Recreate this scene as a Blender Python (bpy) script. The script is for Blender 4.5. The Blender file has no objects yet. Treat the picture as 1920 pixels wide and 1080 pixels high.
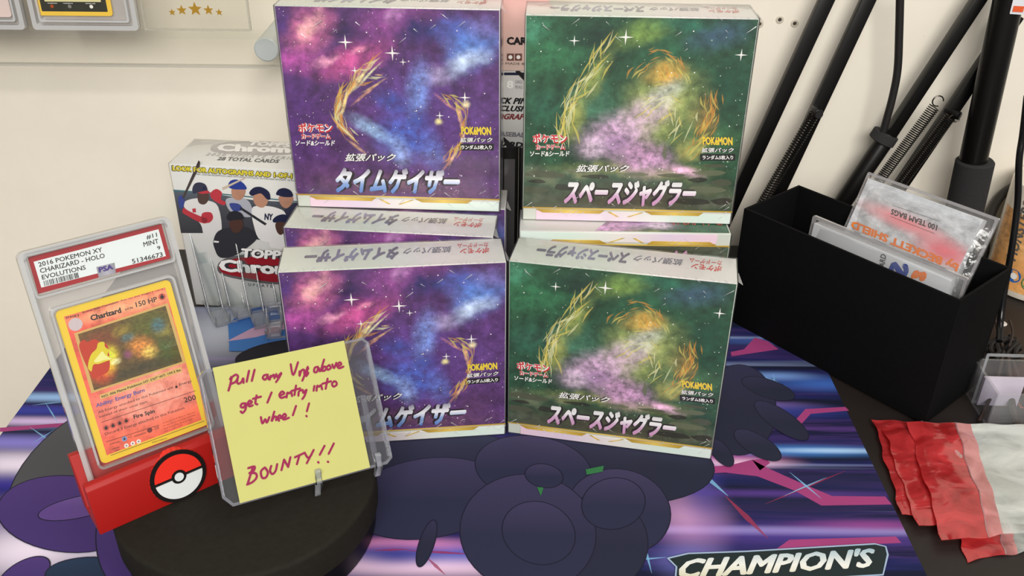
import bpy, bmesh, math, random
from mathutils import Vector, Matrix
random.seed(7)
sc = bpy.context.scene
COL = sc.collection
S = 0.01                                   # everything below is written in centimetres
R_ = math.radians

# ------------------------------------------------------------------ camera
F_PX, PITCH, ROLL, CAM_H = 1752.559, R_(30.715075), R_(-0.546806), 42.152638
_f = Vector((0, math.cos(PITCH), -math.sin(PITCH))); _r = Vector((1, 0, 0)); _d = _f.cross(_r)
_c, _s = math.cos(ROLL), math.sin(ROLL)
AX, AY, AZ = _c*_r + _s*_d, -_s*_r + _c*_d, _f       # camera right, down, forward
CAM = Vector((0, 0, CAM_H))
cd = bpy.data.cameras.new('camera'); cd.sensor_width = 36; cd.lens = F_PX*36/1920
cd.clip_start = 0.01; cd.clip_end = 50
cam = bpy.data.objects.new('camera', cd); COL.objects.link(cam)
cam.matrix_world = Matrix.Translation(CAM*S) @ Matrix((( AX.x, -AY.x, -AZ.x, 0), (AX.y, -AY.y, -AZ.y, 0), (AX.z, -AY.z, -AZ.z, 0), (0, 0, 0, 1)))
sc.camera = cam

# ------------------------------------------------------------------ light and exposure
w = bpy.data.worlds.new('world'); sc.world = w; w.use_nodes = True
w.node_tree.nodes['Background'].inputs[0].default_value = (1.0, 0.97, 0.93, 1)
w.node_tree.nodes['Background'].inputs[1].default_value = 0.36
def area(name, loc, target, sx, sy, power, color):
    l = bpy.data.lights.new(name, 'AREA'); l.shape = 'RECTANGLE'; l.size = sx; l.size_y = sy; l.energy = power; l.color = color
    o = bpy.data.objects.new(name, l); COL.objects.link(o); o.location = loc
    o.rotation_euler = (Vector(target)-Vector(loc)).to_track_quat('-Z', 'Y').to_euler()
    return o
area('ceiling_lamp', (0.1, -1.6, 1.45), (0.05, 0.6, 0.1), 1.6, 0.9, 74, (1.0, 0.97, 0.92))
area('ceiling_lamp_rear', (0.8, -0.2, 2.1), (0.1, 0.6, 0.1), 0.9, 0.5, 14, (1.0, 0.96, 0.9))
sc.view_settings.view_transform = 'Standard'; sc.view_settings.look = 'None'
sc.view_settings.gamma = 1; sc.view_settings.use_curve_mapping = False
sc.view_settings.exposure = -0.16
sc.cycles.transparent_max_bounces = 40

# ------------------------------------------------------------------ picking points in the world
def ray(px, py): return AX*((px-960)/F_PX) + AY*((py-540)/F_PX) + AZ
def atz(px, py, z=0.0):
    d = ray(px, py); return CAM + d*((z-CAM_H)/d.z)
def aty(px, py, y):
    d = ray(px, py); return CAM + d*(y/d.y)
def frame(pos, yaw=0, tilt=0, roll=0):       # degrees; tilt < 0 leans back
    return Matrix.Translation(Vector(pos)) @ Matrix.Rotation(R_(yaw), 4, 'Z') @ Matrix.Rotation(R_(roll), 4, 'Y') @ Matrix.Rotation(R_(tilt), 4, 'X')
def lp(M, q, y=0.0, ax=1):
    """point of the plane <local axis ax> = y of frame M seen along photo pixel q, in local coordinates"""
    Mi = M.inverted(); o = Mi @ CAM; d = Mi.to_3x3() @ ray(*q)
    return o + d*((y-o[ax])/d[ax])

# ------------------------------------------------------------------ materials
def lin(c): return tuple(((v/255)/12.92 if v/255 <= .04045 else ((v/255+.055)/1.055)**2.4) for v in c) + (1.0,)
def gain(c, k=1.25): return tuple(min(1, v*k) for v in lin(c)[:3])+(1.0,)
def nodes(name):
    m = bpy.data.materials.new(name); m.use_nodes = True
    nt = m.node_tree; return m, nt, nt.nodes['Principled BSDF']
def N(nt, t, **kw):
    n = nt.nodes.new(t)
    for k, v in kw.items(): setattr(n, k, v)
    return n
def setin(n, **kw):
    for k, v in kw.items(): n.inputs[k.replace('_', ' ')].default_value = v
    return n
def link(nt, a, b): nt.links.new(a, b)
def flat(name, c, rough=.5, metal=0, spec=.32, var=0.06, scale=60, coat=0, bump=0, bscale=300):
    m, nt, b = nodes(name)
    b.inputs['Roughness'].default_value = rough; b.inputs['Metallic'].default_value = metal
    b.inputs['Specular IOR Level'].default_value = spec; b.inputs['Coat Weight'].default_value = coat
    col = lin(c)
    tc = N(nt, 'ShaderNodeTexCoord'); nz = N(nt, 'ShaderNodeTexNoise'); setin(nz, Scale=scale, Detail=3.0); link(nt, tc.outputs['Object'], nz.inputs['Vector'])
    mx = N(nt, 'ShaderNodeMix', data_type='RGBA'); link(nt, nz.outputs['Fac'], mx.inputs[0])
    mx.inputs[6].default_value = tuple(v*(1-var) for v in col[:3])+(1,); mx.inputs[7].default_value = tuple(min(1, v*(1+var)) for v in col[:3])+(1,)
    link(nt, mx.outputs[2], b.inputs['Base Color'])
    if bump:
        n2 = N(nt, 'ShaderNodeTexNoise'); setin(n2, Scale=bscale, Detail=2.0); link(nt, tc.outputs['Object'], n2.inputs['Vector'])
        bp = N(nt, 'ShaderNodeBump'); setin(bp, Strength=bump, Distance=.001); link(nt, n2.outputs['Fac'], bp.inputs['Height']); link(nt, bp.outputs[0], b.inputs['Normal'])
    return m
def ramp(name, stops, axis=2, rough=.4, coord='Generated', spec=.5):
    m, nt, b = nodes(name); b.inputs['Roughness'].default_value = rough; b.inputs['Specular IOR Level'].default_value = spec
    tc = N(nt, 'ShaderNodeTexCoord'); sp = N(nt, 'ShaderNodeSeparateXYZ'); link(nt, tc.outputs[coord], sp.inputs[0])
    cr = N(nt, 'ShaderNodeValToRGB'); link(nt, sp.outputs[axis], cr.inputs[0]); e = cr.color_ramp.elements
    while len(e) < len(stops): e.new(.5)
    for q, (p, c) in zip(e, stops): q.position = p; q.color = lin(c)
    link(nt, cr.outputs[0], b.inputs['Base Color']); return m
def film(name, tint=(255, 255, 255), haze=.05, gloss=.25, rough=.08, bump=0, bscale=(40, 40, 40), hazecol=(235, 235, 235), patchy=0):
    """thin clear plastic: see-through, a little milky, mirror-like at grazing angles"""
    m = bpy.data.materials.new(name); m.use_nodes = True; nt = m.node_tree; nt.nodes.clear()
    out = N(nt, 'ShaderNodeOutputMaterial'); tr = N(nt, 'ShaderNodeBsdfTransparent'); tr.inputs[0].default_value = lin(tint)
    df = N(nt, 'ShaderNodeBsdfDiffuse'); df.inputs[0].default_value = lin(hazecol)
    gl = N(nt, 'ShaderNodeBsdfGlossy'); gl.inputs['Roughness'].default_value = rough
    m1 = N(nt, 'ShaderNodeMixShader'); m1.inputs[0].default_value = haze
    if patchy:  # uneven milkiness standing in for reflections on crumpled film
        tc0 = N(nt, 'ShaderNodeTexCoord'); mp0 = N(nt, 'ShaderNodeMapping'); mp0.inputs['Scale'].default_value = bscale; link(nt, tc0.outputs['Object'], mp0.inputs[0])
        nz0 = N(nt, 'ShaderNodeTexNoise'); setin(nz0, Scale=.7, Detail=4.0, Distortion=1.2); link(nt, mp0.outputs[0], nz0.inputs['Vector'])
        mr0 = N(nt, 'ShaderNodeMapRange'); link(nt, nz0.outputs['Fac'], mr0.inputs[0]); setin(mr0, From_Min=.34, From_Max=.66, To_Min=max(0, haze-patchy), To_Max=min(1, haze+patchy)); link(nt, mr0.outputs[0], m1.inputs[0])
    link(nt, tr.outputs[0], m1.inputs[1]); link(nt, df.outputs[0], m1.inputs[2])
    fr = N(nt, 'ShaderNodeFresnel'); ge = N(nt, 'ShaderNodeNewGeometry'); io = N(nt, 'ShaderNodeMath', operation='MULTIPLY_ADD')
    link(nt, ge.outputs['Backfacing'], io.inputs[0]); io.inputs[1].default_value = 1/1.45-1.45; io.inputs[2].default_value = 1.45; link(nt, io.outputs[0], fr.inputs[0])   # a thin sheet reflects alike from both sides
    mu = N(nt, 'ShaderNodeMath', operation='MULTIPLY'); mu.inputs[1].default_value = gloss*4; mu.use_clamp = True; link(nt, fr.outputs[0], mu.inputs[0])
    m2 = N(nt, 'ShaderNodeMixShader'); link(nt, mu.outputs[0], m2.inputs[0]); link(nt, m1.outputs[0], m2.inputs[1]); link(nt, gl.outputs[0], m2.inputs[2])
    if bump:
        tc = N(nt, 'ShaderNodeTexCoord'); mp = N(nt, 'ShaderNodeMapping'); mp.inputs['Scale'].default_value = bscale; link(nt, tc.outputs['Object'], mp.inputs[0])
        nz = N(nt, 'ShaderNodeTexNoise'); setin(nz, Scale=1.0, Detail=2.0, Distortion=.6); link(nt, mp.outputs[0], nz.inputs['Vector'])
        bp = N(nt, 'ShaderNodeBump'); setin(bp, Strength=bump, Distance=.002); link(nt, nz.outputs['Fac'], bp.inputs['Height'])
        link(nt, bp.outputs[0], gl.inputs['Normal']); link(nt, bp.outputs[0], fr.inputs['Normal'])
    link(nt, m2.outputs[0], out.inputs[0]); return m
def art(name, base, blobs, warp=.10, nscale=3.0, stars=0, rough=.35, aspect=1.0, starcol=(255, 245, 250), cloud=(.25, 1.5), fine=1.0):
    """printed picture made of soft clouds of colour: blob = (u, v, ru, rv, degrees, colour, strength)"""
    m, nt, b = nodes(name); b.inputs['Roughness'].default_value = rough
    tc = N(nt, 'ShaderNodeTexCoord'); uv = tc.outputs['UV']
    nz = N(nt, 'ShaderNodeTexNoise'); setin(nz, Scale=nscale, Detail=6.0, Roughness=.62); link(nt, uv, nz.inputs['Vector'])
    sb = N(nt, 'ShaderNodeVectorMath', operation='SUBTRACT'); link(nt, nz.outputs['Color'], sb.inputs[0]); sb.inputs[1].default_value = (.5, .5, .5)
    sl = N(nt, 'ShaderNodeVectorMath', operation='SCALE'); link(nt, sb.outputs[0], sl.inputs[0]); sl.inputs['Scale'].default_value = warp*2.4
    ad = N(nt, 'ShaderNodeVectorMath', operation='ADD'); link(nt, uv, ad.inputs[0]); link(nt, sl.outputs[0], ad.inputs[1])
    s2 = N(nt, 'ShaderNodeVectorMath', operation='SCALE'); link(nt, sb.outputs[0], s2.inputs[0]); s2.inputs['Scale'].default_value = warp*.5
    a2 = N(nt, 'ShaderNodeVectorMath', operation='ADD'); link(nt, uv, a2.inputs[0]); link(nt, s2.outputs[0], a2.inputs[1])
    n2 = N(nt, 'ShaderNodeTexNoise'); setin(n2, Scale=nscale*3.3, Detail=7.0, Roughness=.66, Distortion=.4); link(nt, uv, n2.inputs['Vector'])
    cl = N(nt, 'ShaderNodeMapRange'); link(nt, n2.outputs['Fac'], cl.inputs[0]); setin(cl, From_Min=.3, From_Max=.72, To_Min=cloud[0], To_Max=cloud[1])
    n4 = N(nt, 'ShaderNodeTexNoise'); setin(n4, Scale=nscale*7.0, Detail=5.0, Roughness=.7); link(nt, uv, n4.inputs['Vector'])
    c2 = N(nt, 'ShaderNodeMapRange'); link(nt, n4.outputs['Fac'], c2.inputs[0]); setin(c2, From_Min=.32, From_Max=.62, To_Min=1-.55*fine, To_Max=1+.25*fine)
    cur = N(nt, 'ShaderNodeMix', data_type='RGBA'); cm = N(nt, 'ShaderNodeMapRange'); link(nt, n2.outputs['Fac'], cm.inputs[0]); setin(cm, From_Min=.35, From_Max=.7)
    link(nt, cm.outputs[0], cur.inputs[0]); bl = gain(base); cur.inputs[6].default_value = tuple(v*.62 for v in bl[:3])+(1,); cur.inputs[7].default_value = tuple(v*1.4 for v in bl[:3])+(1,)
    out = cur.outputs[2]
    for (u, v, ru, rv, deg, c, st) in blobs:
        mp = N(nt, 'ShaderNodeMapping', vector_type='TEXTURE'); link(nt, (ad if st > 0 else a2).outputs[0], mp.inputs[0])
        mp.inputs['Location'].default_value = (u, v, 0); mp.inputs['Rotation'].default_value = (0, 0, R_(deg)); mp.inputs['Scale'].default_value = (ru, rv, 1e3)
        ln = N(nt, 'ShaderNodeVectorMath', operation='LENGTH'); link(nt, mp.outputs[0], ln.inputs[0])
        mr = N(nt, 'ShaderNodeMapRange', interpolation_type='SMOOTHSTEP'); link(nt, ln.outputs['Value'], mr.inputs[0]); setin(mr, From_Min=1.25, From_Max=.1, To_Min=0.0, To_Max=abs(st))
        fac = mr.outputs[0]
        if st > -1:
            mu = N(nt, 'ShaderNodeMath', operation='MULTIPLY', use_clamp=True); link(nt, fac, mu.inputs[0]); link(nt, (cl if st > 0 else c2).outputs[0], mu.inputs[1]); fac = mu.outputs[0]
        mx = N(nt, 'ShaderNodeMix', data_type='RGBA'); link(nt, fac, mx.inputs[0]); link(nt, out, mx.inputs[6]); mx.inputs[7].default_value = gain(c); out = mx.outputs[2]
    fm = N(nt, 'ShaderNodeMapRange'); link(nt, n4.outputs['Fac'], fm.inputs[0]); setin(fm, From_Min=.3, From_Max=.7, To_Min=1-.38*fine, To_Max=1+.4*fine)
    vm = N(nt, 'ShaderNodeVectorMath', operation='SCALE'); link(nt, out, vm.inputs[0]); link(nt, fm.outputs[0], vm.inputs['Scale']); out = vm.outputs[0]
    for sc_, th in ([(22, .10), (55, .13)] if stars else []):
        vo = N(nt, 'ShaderNodeTexVoronoi'); setin(vo, Scale=float(sc_), Randomness=1.0); link(nt, uv, vo.inputs['Vector'])
        mr = N(nt, 'ShaderNodeMapRange'); link(nt, vo.outputs['Distance'], mr.inputs[0]); setin(mr, From_Min=th, From_Max=th*.45, To_Min=0.0, To_Max=1.0)
        sp = N(nt, 'ShaderNodeSeparateColor'); link(nt, vo.outputs['Color'], sp.inputs[0])
        gt = N(nt, 'ShaderNodeMapRange'); link(nt, sp.outputs[0], gt.inputs[0]); setin(gt, From_Min=1-stars, From_Max=1.0, To_Min=0.0, To_Max=1.0)
        mu = N(nt, 'ShaderNodeMath', operation='MULTIPLY', use_clamp=True); link(nt, mr.outputs[0], mu.inputs[0]); link(nt, gt.outputs[0], mu.inputs[1])
        mx = N(nt, 'ShaderNodeMix', data_type='RGBA'); link(nt, mu.outputs[0], mx.inputs[0]); link(nt, out, mx.inputs[6]); mx.inputs[7].default_value = lin(starcol); out = mx.outputs[2]
    link(nt, out, b.inputs['Base Color']); return m

# ------------------------------------------------------------------ mesh building
def smooth_path(pts, n=6, closed=False):
    P = [Vector(p) for p in pts]; L = len(P)
    if L < 3: return P
    out = []
    rng = range(L) if closed else range(L-1)
    for i in rng:
        p0 = P[(i-1) % L] if closed or i else P[0]; p1 = P[i]; p2 = P[(i+1) % L]; p3 = P[(i+2) % L] if closed or i+2 < L else P[-1]
        for k in range(n):
            t = k/n
            out.append(.5*((2*p1)+(p2-p0)*t+(2*p0-5*p1+4*p2-p3)*t*t+(3*p1-p0-3*p2+p3)*t**3))
    if not closed: out.append(P[-1])
    return out
class MB:
    def __init__(s): s.v = []; s.f = []; s.m = []; s.uv = {}
    def add(s, vs, fs, mi=0, M=None):
        o = len(s.v); s.v += [(M @ Vector(q)) if M else Vector(q) for q in vs]
        for f in fs: s.f.append([o+i for i in f]); s.m.append(mi)
        return s
    def box(s, x0, x1, y0, y1, z0, z1, mi=0, M=None, faces=None):
        vs = [(x0, y0, z0), (x1, y0, z0), (x1, y1, z0), (x0, y1, z0), (x0, y0, z1), (x1, y0, z1), (x1, y1, z1), (x0, y1, z1)]
        fs = [(0, 3, 2, 1), (4, 5, 6, 7), (0, 1, 5, 4), (2, 3, 7, 6), (1, 2, 6, 5), (3, 0, 4, 7)]   # bottom top front back right left
        for i, f in enumerate(fs): s.add([vs[k] for k in range(8)], [f], mi if faces is None else faces[i], M) if False else None
        o = len(s.v); s.v += [(M @ Vector(q)) if M else Vector(q) for q in vs]
        for i, f in enumerate(fs): s.f.append([o+k for k in f]); s.m.append(mi if faces is None else faces[i])
        return s
    def poly(s, pts, mi=0, uv=None):
        o = len(s.v); s.v += [Vector(p) for p in pts]; s.f.append(list(range(o, o+len(pts)))); s.m.append(mi)
        if uv: s.uv[len(s.f)-1] = uv
        return s
    def prism(s, pts, ext, mi=0):           # pts 3D polygon, ext vector
        n = len(pts); e = Vector(ext); o = len(s.v); s.v += [Vector(p) for p in pts] + [Vector(p)+e for p in pts]
        s.f.append(list(range(o, o+n))); s.m.append(mi); s.f.append([o+n+i for i in reversed(range(n))]); s.m.append(mi)
        for i in range(n): s.f.append([o+i, o+n+i, o+n+(i+1) % n, o+(i+1) % n][::-1] if False else [o+(i+1) % n, o+i, o+n+i, o+n+(i+1) % n]); s.m.append(mi)
        return s
    def tube(s, path, r, n=8, mi=0, cap=True, up=None):
        P = [Vector(p) for p in path]; o = len(s.v); prev = None
        for i, p in enumerate(P):
            t = (P[min(i+1, len(P)-1)]-P[max(i-1, 0)]).normalized()
            a = prev - t*prev.dot(t) if prev else (t.orthogonal() if up is None else Vector(up)-t*t.dot(Vector(up)))
            a.normalize(); prev = a; b = t.cross(a); rr = r[i] if isinstance(r, (list, tuple)) else r
            for k in range(n): s.v.append(p + (a*math.cos(2*math.pi*(k+.5)/n) + b*math.sin(2*math.pi*(k+.5)/n))*rr)
        for i in range(len(P)-1):
            for k in range(n): s.f.append([o+i*n+k, o+i*n+(k+1) % n, o+(i+1)*n+(k+1) % n, o+(i+1)*n+k]); s.m.append(mi)
        if cap:
            s.f.append([o+k for k in reversed(range(n))]); s.m.append(mi); e = o+(len(P)-1)*n; s.f.append([e+k for k in range(n)]); s.m.append(mi)
        return s
    def lathe(s, prof, n=48, c=(0, 0), mi=0, close=False):     # prof list of (r, z)
        o = len(s.v)
        for (r, z) in prof:
            for k in range(n): a = 2*math.pi*k/n; s.v.append(Vector((c[0]+r*math.cos(a), c[1]+r*math.sin(a), z)))
        for i in range(len(prof)-1):
            for k in range(n): s.f.append([o+i*n+k, o+i*n+(k+1) % n, o+(i+1)*n+(k+1) % n, o+(i+1)*n+k]); s.m.append(mi)
        s.f.append([o+k for k in reversed(range(n))]); s.m.append(mi); e = o+(len(prof)-1)*n; s.f.append([e+k for k in range(n)]); s.m.append(mi)
        return s
    def stroke(s, pts, wd, nrm, mi=0, n=5, smooth=True, taper=False):    # flat pen line lying on a surface with normal nrm
        P = smooth_path(pts, n) if smooth else [Vector(p) for p in pts]; nrm = Vector(nrm).normalized(); o = len(s.v)
        if len(P) < 2: return s
        L = len(P); P = [p+nrm*(.0016*i/L) for i, p in enumerate(P)]
        for i, p in enumerate(P):
            t = P[min(i+1, L-1)]-P[max(i-1, 0)]
            if t.length < 1e-9: t = Vector((1, 0, 0))
            t.normalize(); a = nrm.cross(t); q = wd/2*(1 if not taper else max(.08, 1-abs(2*i/(L-1)-1)))
            s.v += [p+a*q, p-a*q]
        for i in range(L-1): s.f.append([o+2*i+1, o+2*i+3, o+2*i+2, o+2*i]); s.m.append(mi)
        if not taper:
            for p, sg in ((P[0], .0012), (P[-1], .002)): s.disc(p+nrm*sg, wd/2, nrm, 8, mi)
        return s
    def disc(s, c, r, nrm, n=16, mi=0):
        nrm = Vector(nrm).normalized(); a = nrm.orthogonal().normalized(); b = nrm.cross(a); c = Vector(c)
        return s.poly([c+(a*math.cos(2*math.pi*k/n)+b*math.sin(2*math.pi*k/n))*r for k in range(n)], mi)
    def build(s, name, mats, parent=None, bev=0, seg=2, smooth=False, label=None, M=None):
        me = bpy.data.meshes.new(name)
        me.from_pydata([tuple(q*S) for q in s.v], [], s.f)
        mats = mats if isinstance(mats, (list, tuple)) else [mats]
        for m in mats: me.materials.append(m)
        for p, i in zip(me.polygons, s.m): p.material_index = min(i, len(mats)-1)
        if s.uv:
            ul = me.uv_layers.new(name='UVMap')
            for fi, uvs in s.uv.items():
                for li, q in zip(me.polygons[fi].loop_indices, uvs): ul.data[li].uv = q
        if bev:
            bm = bmesh.new(); bm.from_mesh(me); bmesh.ops.remove_doubles(bm, verts=bm.verts, dist=1e-7)
            ed = [e for e in bm.edges if len(e.link_faces) == 2 and e.calc_face_angle(0) > .5]
            bmesh.ops.bevel(bm, geom=ed, offset=bev*S, segments=seg, affect='EDGES', profile=.5); bm.to_mesh(me); bm.free()
        if smooth or bev:
            for p in me.polygons: p.use_smooth = True
            me.set_sharp_from_angle(angle=R_(38))
        me.update()
        o = bpy.data.objects.new(name, me); COL.objects.link(o)
        if parent is not None: o.parent = parent
        if M is not None: o.matrix_world = Matrix.Translation(M.translation*S) @ M.to_3x3().to_4x4()
        if label: o['label'] = label
        return o
def setM(o, M): o.matrix_world = Matrix.Translation(M.translation*S) @ M.to_3x3().to_4x4()
def thing(name, label, cat, M, group=None):
    o = bpy.data.objects.new(name, None); o.empty_display_size = .02; COL.objects.link(o); setM(o, M)
    return tag(o, label, cat, group)
def tag(o, label, cat, group=None, kind=None):
    if label: o['label'] = label
    if cat: o['category'] = cat
    if group: o['group'] = group
    if kind: o['kind'] = kind
    return o
def dup(o, parent=None):
    c = o.copy(); COL.objects.link(c)
    if parent is not None: c.parent = parent; c.matrix_parent_inverse = o.matrix_parent_inverse.copy(); c.matrix_basis = o.matrix_basis.copy()
    for ch in list(o.children): dup(ch, c)
    return c
_tc = {}
def glyphs(s, bold, shear, space=1.0):
    k = (s, bold, shear, space)
    if k in _tc: return _tc[k]
    c = bpy.data.curves.new('tmp', 'FONT'); c.body = s; c.size = 1; c.shear = shear; c.resolution_u = 2; c.fill_mode = 'FRONT'; c.space_character = space
    o = bpy.data.objects.new('tmp', c); COL.objects.link(o); bpy.context.view_layer.update()
    me = bpy.data.meshes.new_from_object(o.evaluated_get(bpy.context.evaluated_depsgraph_get()))
    vs = [q.co.copy() for q in me.vertices]; fs = [list(p.vertices) for p in me.polygons]
    bpy.data.objects.remove(o); bpy.data.curves.remove(c); bpy.data.meshes.remove(me)
    if bold:
        V = []; Fc = []
        for k2 in range(8):
            a = 2*math.pi*k2/8; off = Vector((math.cos(a)*bold, math.sin(a)*bold*.8, k2)); o0 = len(V)
            V += [q+off for q in vs]; Fc += [[o0+i for i in f] for f in fs]
        vs, fs = V, Fc
    x0 = min(q.x for q in vs); x1 = max(q.x for q in vs); y0 = min(q.y for q in vs); y1 = max(q.y for q in vs)
    r = ([((q.x-x0)/(x1-x0), (q.y-y0)/(y1-y0), q.z) for q in vs], fs); _tc[k] = r; return r
def text_into(mb, s, O, U, V, off=.02, bold=.0, shear=0, mi=0, space=1.0):
    O, U, V = Vector(O), Vector(U), Vector(V); n = U.cross(V).normalized()
    vs, fs = glyphs(s, bold, shear, space)
    return mb.add([O+U*a+V*b+n*(off+.0009*k) for a, b, k in vs], fs, mi)
def text(name, s, O, U, V, mat, parent, **kw): return text_into(MB(), s, O, U, V, **kw).build(name, mat, parent)
def tpx(mb, M, s, BL, BR, TL, y=0.0, ax=1, **kw):       # text box given by three photo pixels on a plane of frame M
    a, b, c = lp(M, BL, y, ax), lp(M, BR, y, ax), lp(M, TL, y, ax)
    return text_into(mb, s, a, b-a, c-a, **kw)
def upright(n):                                          # keep x,z order facing -y
    return n

# ------------------------------------------------------------------ shared materials
WHITE_CARD = flat('white_card', (236, 234, 228), .35, var=.03)
BLACK_INK = flat('black_ink', (28, 26, 28), .5)
RED_INK = flat('red_ink', (206, 44, 52), .4)
WHITE_INK = flat('white_ink', (245, 243, 240), .4, var=.02)
GREY_INK = flat('grey_ink', (120, 118, 126), .4)
GOLD_INK = ramp('gold_ink', [(0, (176, 138, 30)), (.5, (232, 200, 96)), (1, (186, 150, 40))], 0, .3)
YELLOW_INK = flat('yellow_ink', (236, 206, 62), .4)
BLACK_PAINT = flat('black_paint', (10, 9, 9), .36, var=.1)
BLACK_FOAM = flat('black_foam', (44, 43, 44), .95, var=.15, scale=400, bump=.3, bscale=900)
BLACK_RUBBER = flat('black_rubber', (30, 28, 28), .55, var=.1)
ACRYLIC = film('clear_acrylic', (250, 252, 252), .02, .25, .05)
ACRYLIC_EDGE = film('acrylic_edge', (240, 243, 245), .22, .6, .08, hazecol=(215, 216, 222))
WRAP = film('shrink_film', (252, 252, 252), .015, .30, .16, bump=.45, bscale=(55, 55, 30))
WRAP_SEAM_GLARE = film('film_seam_glare', (250, 250, 250), .28, .5, .2)
POLY = film('polythene', (250, 250, 250), .10, .35, .14, bump=.5, bscale=(40, 40, 40))

# ================================================================== THE SETTING
def wall_mat():
    m, nt, b = nodes('cream_wall_paint'); b.inputs['Roughness'].default_value = .42
    tc = N(nt, 'ShaderNodeTexCoord'); n1 = N(nt, 'ShaderNodeTexNoise'); setin(n1, Scale=4.0, Detail=5.0, Roughness=.7); link(nt, tc.outputs['Object'], n1.inputs['Vector'])
    cr = N(nt, 'ShaderNodeValToRGB'); e = cr.color_ramp.elements; e[0].position = .25; e[0].color = lin((224, 216, 201)); e[1].position = .6; e[1].color = lin((233, 226, 212)); link(nt, n1.outputs['Fac'], cr.inputs[0])
    n2 = N(nt, 'ShaderNodeTexNoise'); setin(n2, Scale=28.0, Detail=6.0, Roughness=.8); link(nt, tc.outputs['Object'], n2.inputs['Vector'])
    mr = N(nt, 'ShaderNodeMapRange'); link(nt, n2.outputs['Fac'], mr.inputs[0]); setin(mr, From_Min=.66, From_Max=.8, To_Min=0.0, To_Max=.18)
    mx = N(nt, 'ShaderNodeMix', data_type='RGBA'); link(nt, mr.outputs[0], mx.inputs[0]); link(nt, cr.outputs[0], mx.inputs[6]); mx.inputs[7].default_value = lin((150, 142, 128)); link(nt, mx.outputs[2], b.inputs['Base Color'])
    n3 = N(nt, 'ShaderNodeTexNoise'); setin(n3, Scale=90.0, Detail=2.0); link(nt, tc.outputs['Object'], n3.inputs['Vector'])
    bp = N(nt, 'ShaderNodeBump'); setin(bp, Strength=.06, Distance=.002); link(nt, n3.outputs['Fac'], bp.inputs['Height']); link(nt, bp.outputs[0], b.inputs['Normal'])
    return m
WALL_Y, DESK_Z = 78.0, -.22
wall = MB().box(-170, 170, WALL_Y, WALL_Y+8, -74, 130).build('wall_back', wall_mat()); wall['kind'] = 'structure'
HOLE = flat('hole_dark', (60, 54, 48), .8); PLASTER = flat('crumbled_plaster', (196, 188, 172), .9)
for q in ((1424, 45), (1462, 37), (1490, 44)):           # three old screw holes with a crumbled lip
    p = aty(q[0], q[1], WALL_Y)
    o = MB().lathe([(.34, 0), (.30, .05), (.2, .07), (.16, .02)], 14, mi=1).lathe([(.15, .0), (.15, .03)], 12, mi=0)
    o.v = [Vector((p.x+q2.x, WALL_Y-q2.z, p.z+q2.y)) for q2 in o.v]; o.f = [f[::-1] for f in o.f]
    o.build('screw_hole', [HOLE, PLASTER], wall)
fl = MB().box(-170, 170, -120, WALL_Y+8, -84, -74).build('floor', flat('floor_vinyl', (120, 108, 96), .6, scale=8)); fl['kind'] = 'structure'

DM = flat('dark_brown_laminate', (34, 28, 26), .55, var=.25, scale=30, bump=.1, bscale=500)
desk = thing('desk', 'dark brown desk standing against the cream wall', 'desk', frame((0, 0, DESK_Z)))
MB().box(-35.6, 92, 6, WALL_Y-.05, -2.6, 0).build('desk_top', DM, desk, bev=.1)
for x in (-33, 88):
    for y in (9, WALL_Y-4): MB().box(x-2, x+2, y-2, y+2, 73.78*-1, -2.6).build('leg', DM, desk, bev=.2)

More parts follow.
